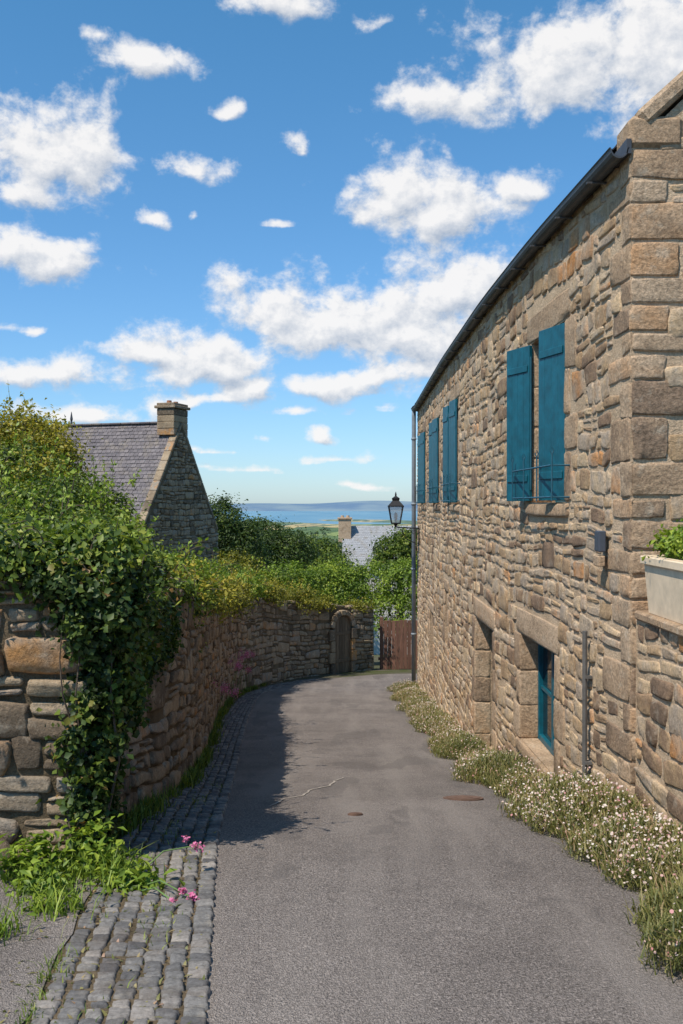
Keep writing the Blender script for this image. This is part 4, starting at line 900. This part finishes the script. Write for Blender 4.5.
def fieldf(a, e):
    a2 = a + .025 * lat((a*16+50, e*22+50), 1) + .02 * lat((a*37+90, e*50+9), 2); e2 = e + .014 * lat((a*16+150, e*22+70), 3) + .012 * lat((a*37+9, e*50+99), 4)
    f = np.full(a.shape, -1.3)
    for (ca, ce, ra, re, wt) in ell:
        vx = (a2 - ca) / ra; vy = (e2 - (ce - re * .25)) / re; vy = np.where(vy < 0, -vy * 1.9, vy)
        g = wt - np.sqrt(vx * vx + vy * vy); k_ = .2; hmx = np.clip(.5 + .5 * (f - g) / k_, 0, 1); f = g * (1 - hmx) + f * hmx + k_ * hmx * (1 - hmx)
    return np.maximum(f, -1.3)
az = np.radians(np.arange(-88, 88.01, .2)); ev = np.radians(np.arange(-1, 62.01, .2)); AZ, EV = np.meshgrid(az, ev); RAD = 40000.
V = np.stack([RAD*np.cos(EV)*np.sin(AZ), RAD*np.cos(EV)*np.cos(AZ), RAD*np.sin(EV)], -1).reshape(-1, 3)
nx, ny = len(az), len(ev); i, j = np.meshgrid(np.arange(nx-1), np.arange(ny-1)); k = (j*nx+i).ravel()
mc, nt = new_mat('cloud_layer')
def dens(at, off):
    P = nd(nt, 'ShaderNodeVectorMath', {0: nd(nt, 'ShaderNodeVectorMath', {0: pos(nt), 1: (1/RAD, 1/RAD, 1.25/RAD)}, operation='MULTIPLY').outputs[0], 1: off}, operation='ADD').outputs[0]
    n_a = noise(nt, P, 24, 8, .62, .1)
    return mth(nt, 'ADD', attr(nt, at), mth(nt, 'MULTIPLY', mth(nt, 'SUBTRACT', n_a, .5), 2.7))
OF = (-.005, .011)
d0 = dens('v', (0, 0, 0)); d1 = dens('v2', (OF[0], 0, OF[1] * 1.25))
alpha = nd(nt, 'ShaderNodeMapRange', {0: d0, 1: -.15, 2: .6}, interpolation_type='SMOOTHSTEP').outputs[0]
lit = mth(nt, 'ADD', mth(nt, 'MULTIPLY', mth(nt, 'SUBTRACT', d0, d1), .95), .68, clamp=True)
ccol = mix(nt, lit, (.44, .51, .62), (.96, .945, .935))
em = nd(nt, 'ShaderNodeEmission', {0: ccol, 1: 1.0}); tr = nd(nt, 'ShaderNodeBsdfTransparent')
mx = nd(nt, 'ShaderNodeMixShader', {0: mth(nt, 'MULTIPLY', alpha, .95), 1: tr.outputs[0], 2: em.outputs[0]})
o = nd(nt, 'ShaderNodeOutputMaterial'); nt.links.new(mx.outputs[0], o.inputs[0])
try: mc.cycles.emission_sampling = 'NONE'
except Exception: pass
sk = mk('sky', V, np.stack([k, k+1, k+1+nx, k+nx], 1), mc, vv=fieldf(AZ, EV).ravel(), smooth=True, recentre=False)
a = sk.data.attributes.new('v2', 'FLOAT', 'POINT'); a.data.foreach_set('value', fieldf(AZ + OF[0], EV + OF[1]).ravel().astype(np.float32))

sun = bpy.data.lights.new('sun', 'SUN'); sun.energy = 5.0; sun.angle = math.radians(.5); sun.color = (1, .93, .82)
so = bpy.data.objects.new('sun', sun); so.rotation_euler = sdir.to_track_quat('Z', 'Y').to_euler(); so.location = (-20, -15, 40); COL.objects.link(so)

cam = bpy.data.cameras.new('camera'); co = bpy.data.objects.new('camera', cam); COL.objects.link(co); S.camera = co
cam.sensor_fit = 'VERTICAL'; cam.sensor_height = 36; cam.lens = 35; cam.clip_start = .05; cam.clip_end = 150000
co.location = (0, 0, 0); co.rotation_euler = (math.radians(90 - .4), 0, 0)
S.view_settings.view_transform = 'Standard'; S.view_settings.look = 'None'; S.view_settings.exposure = 0
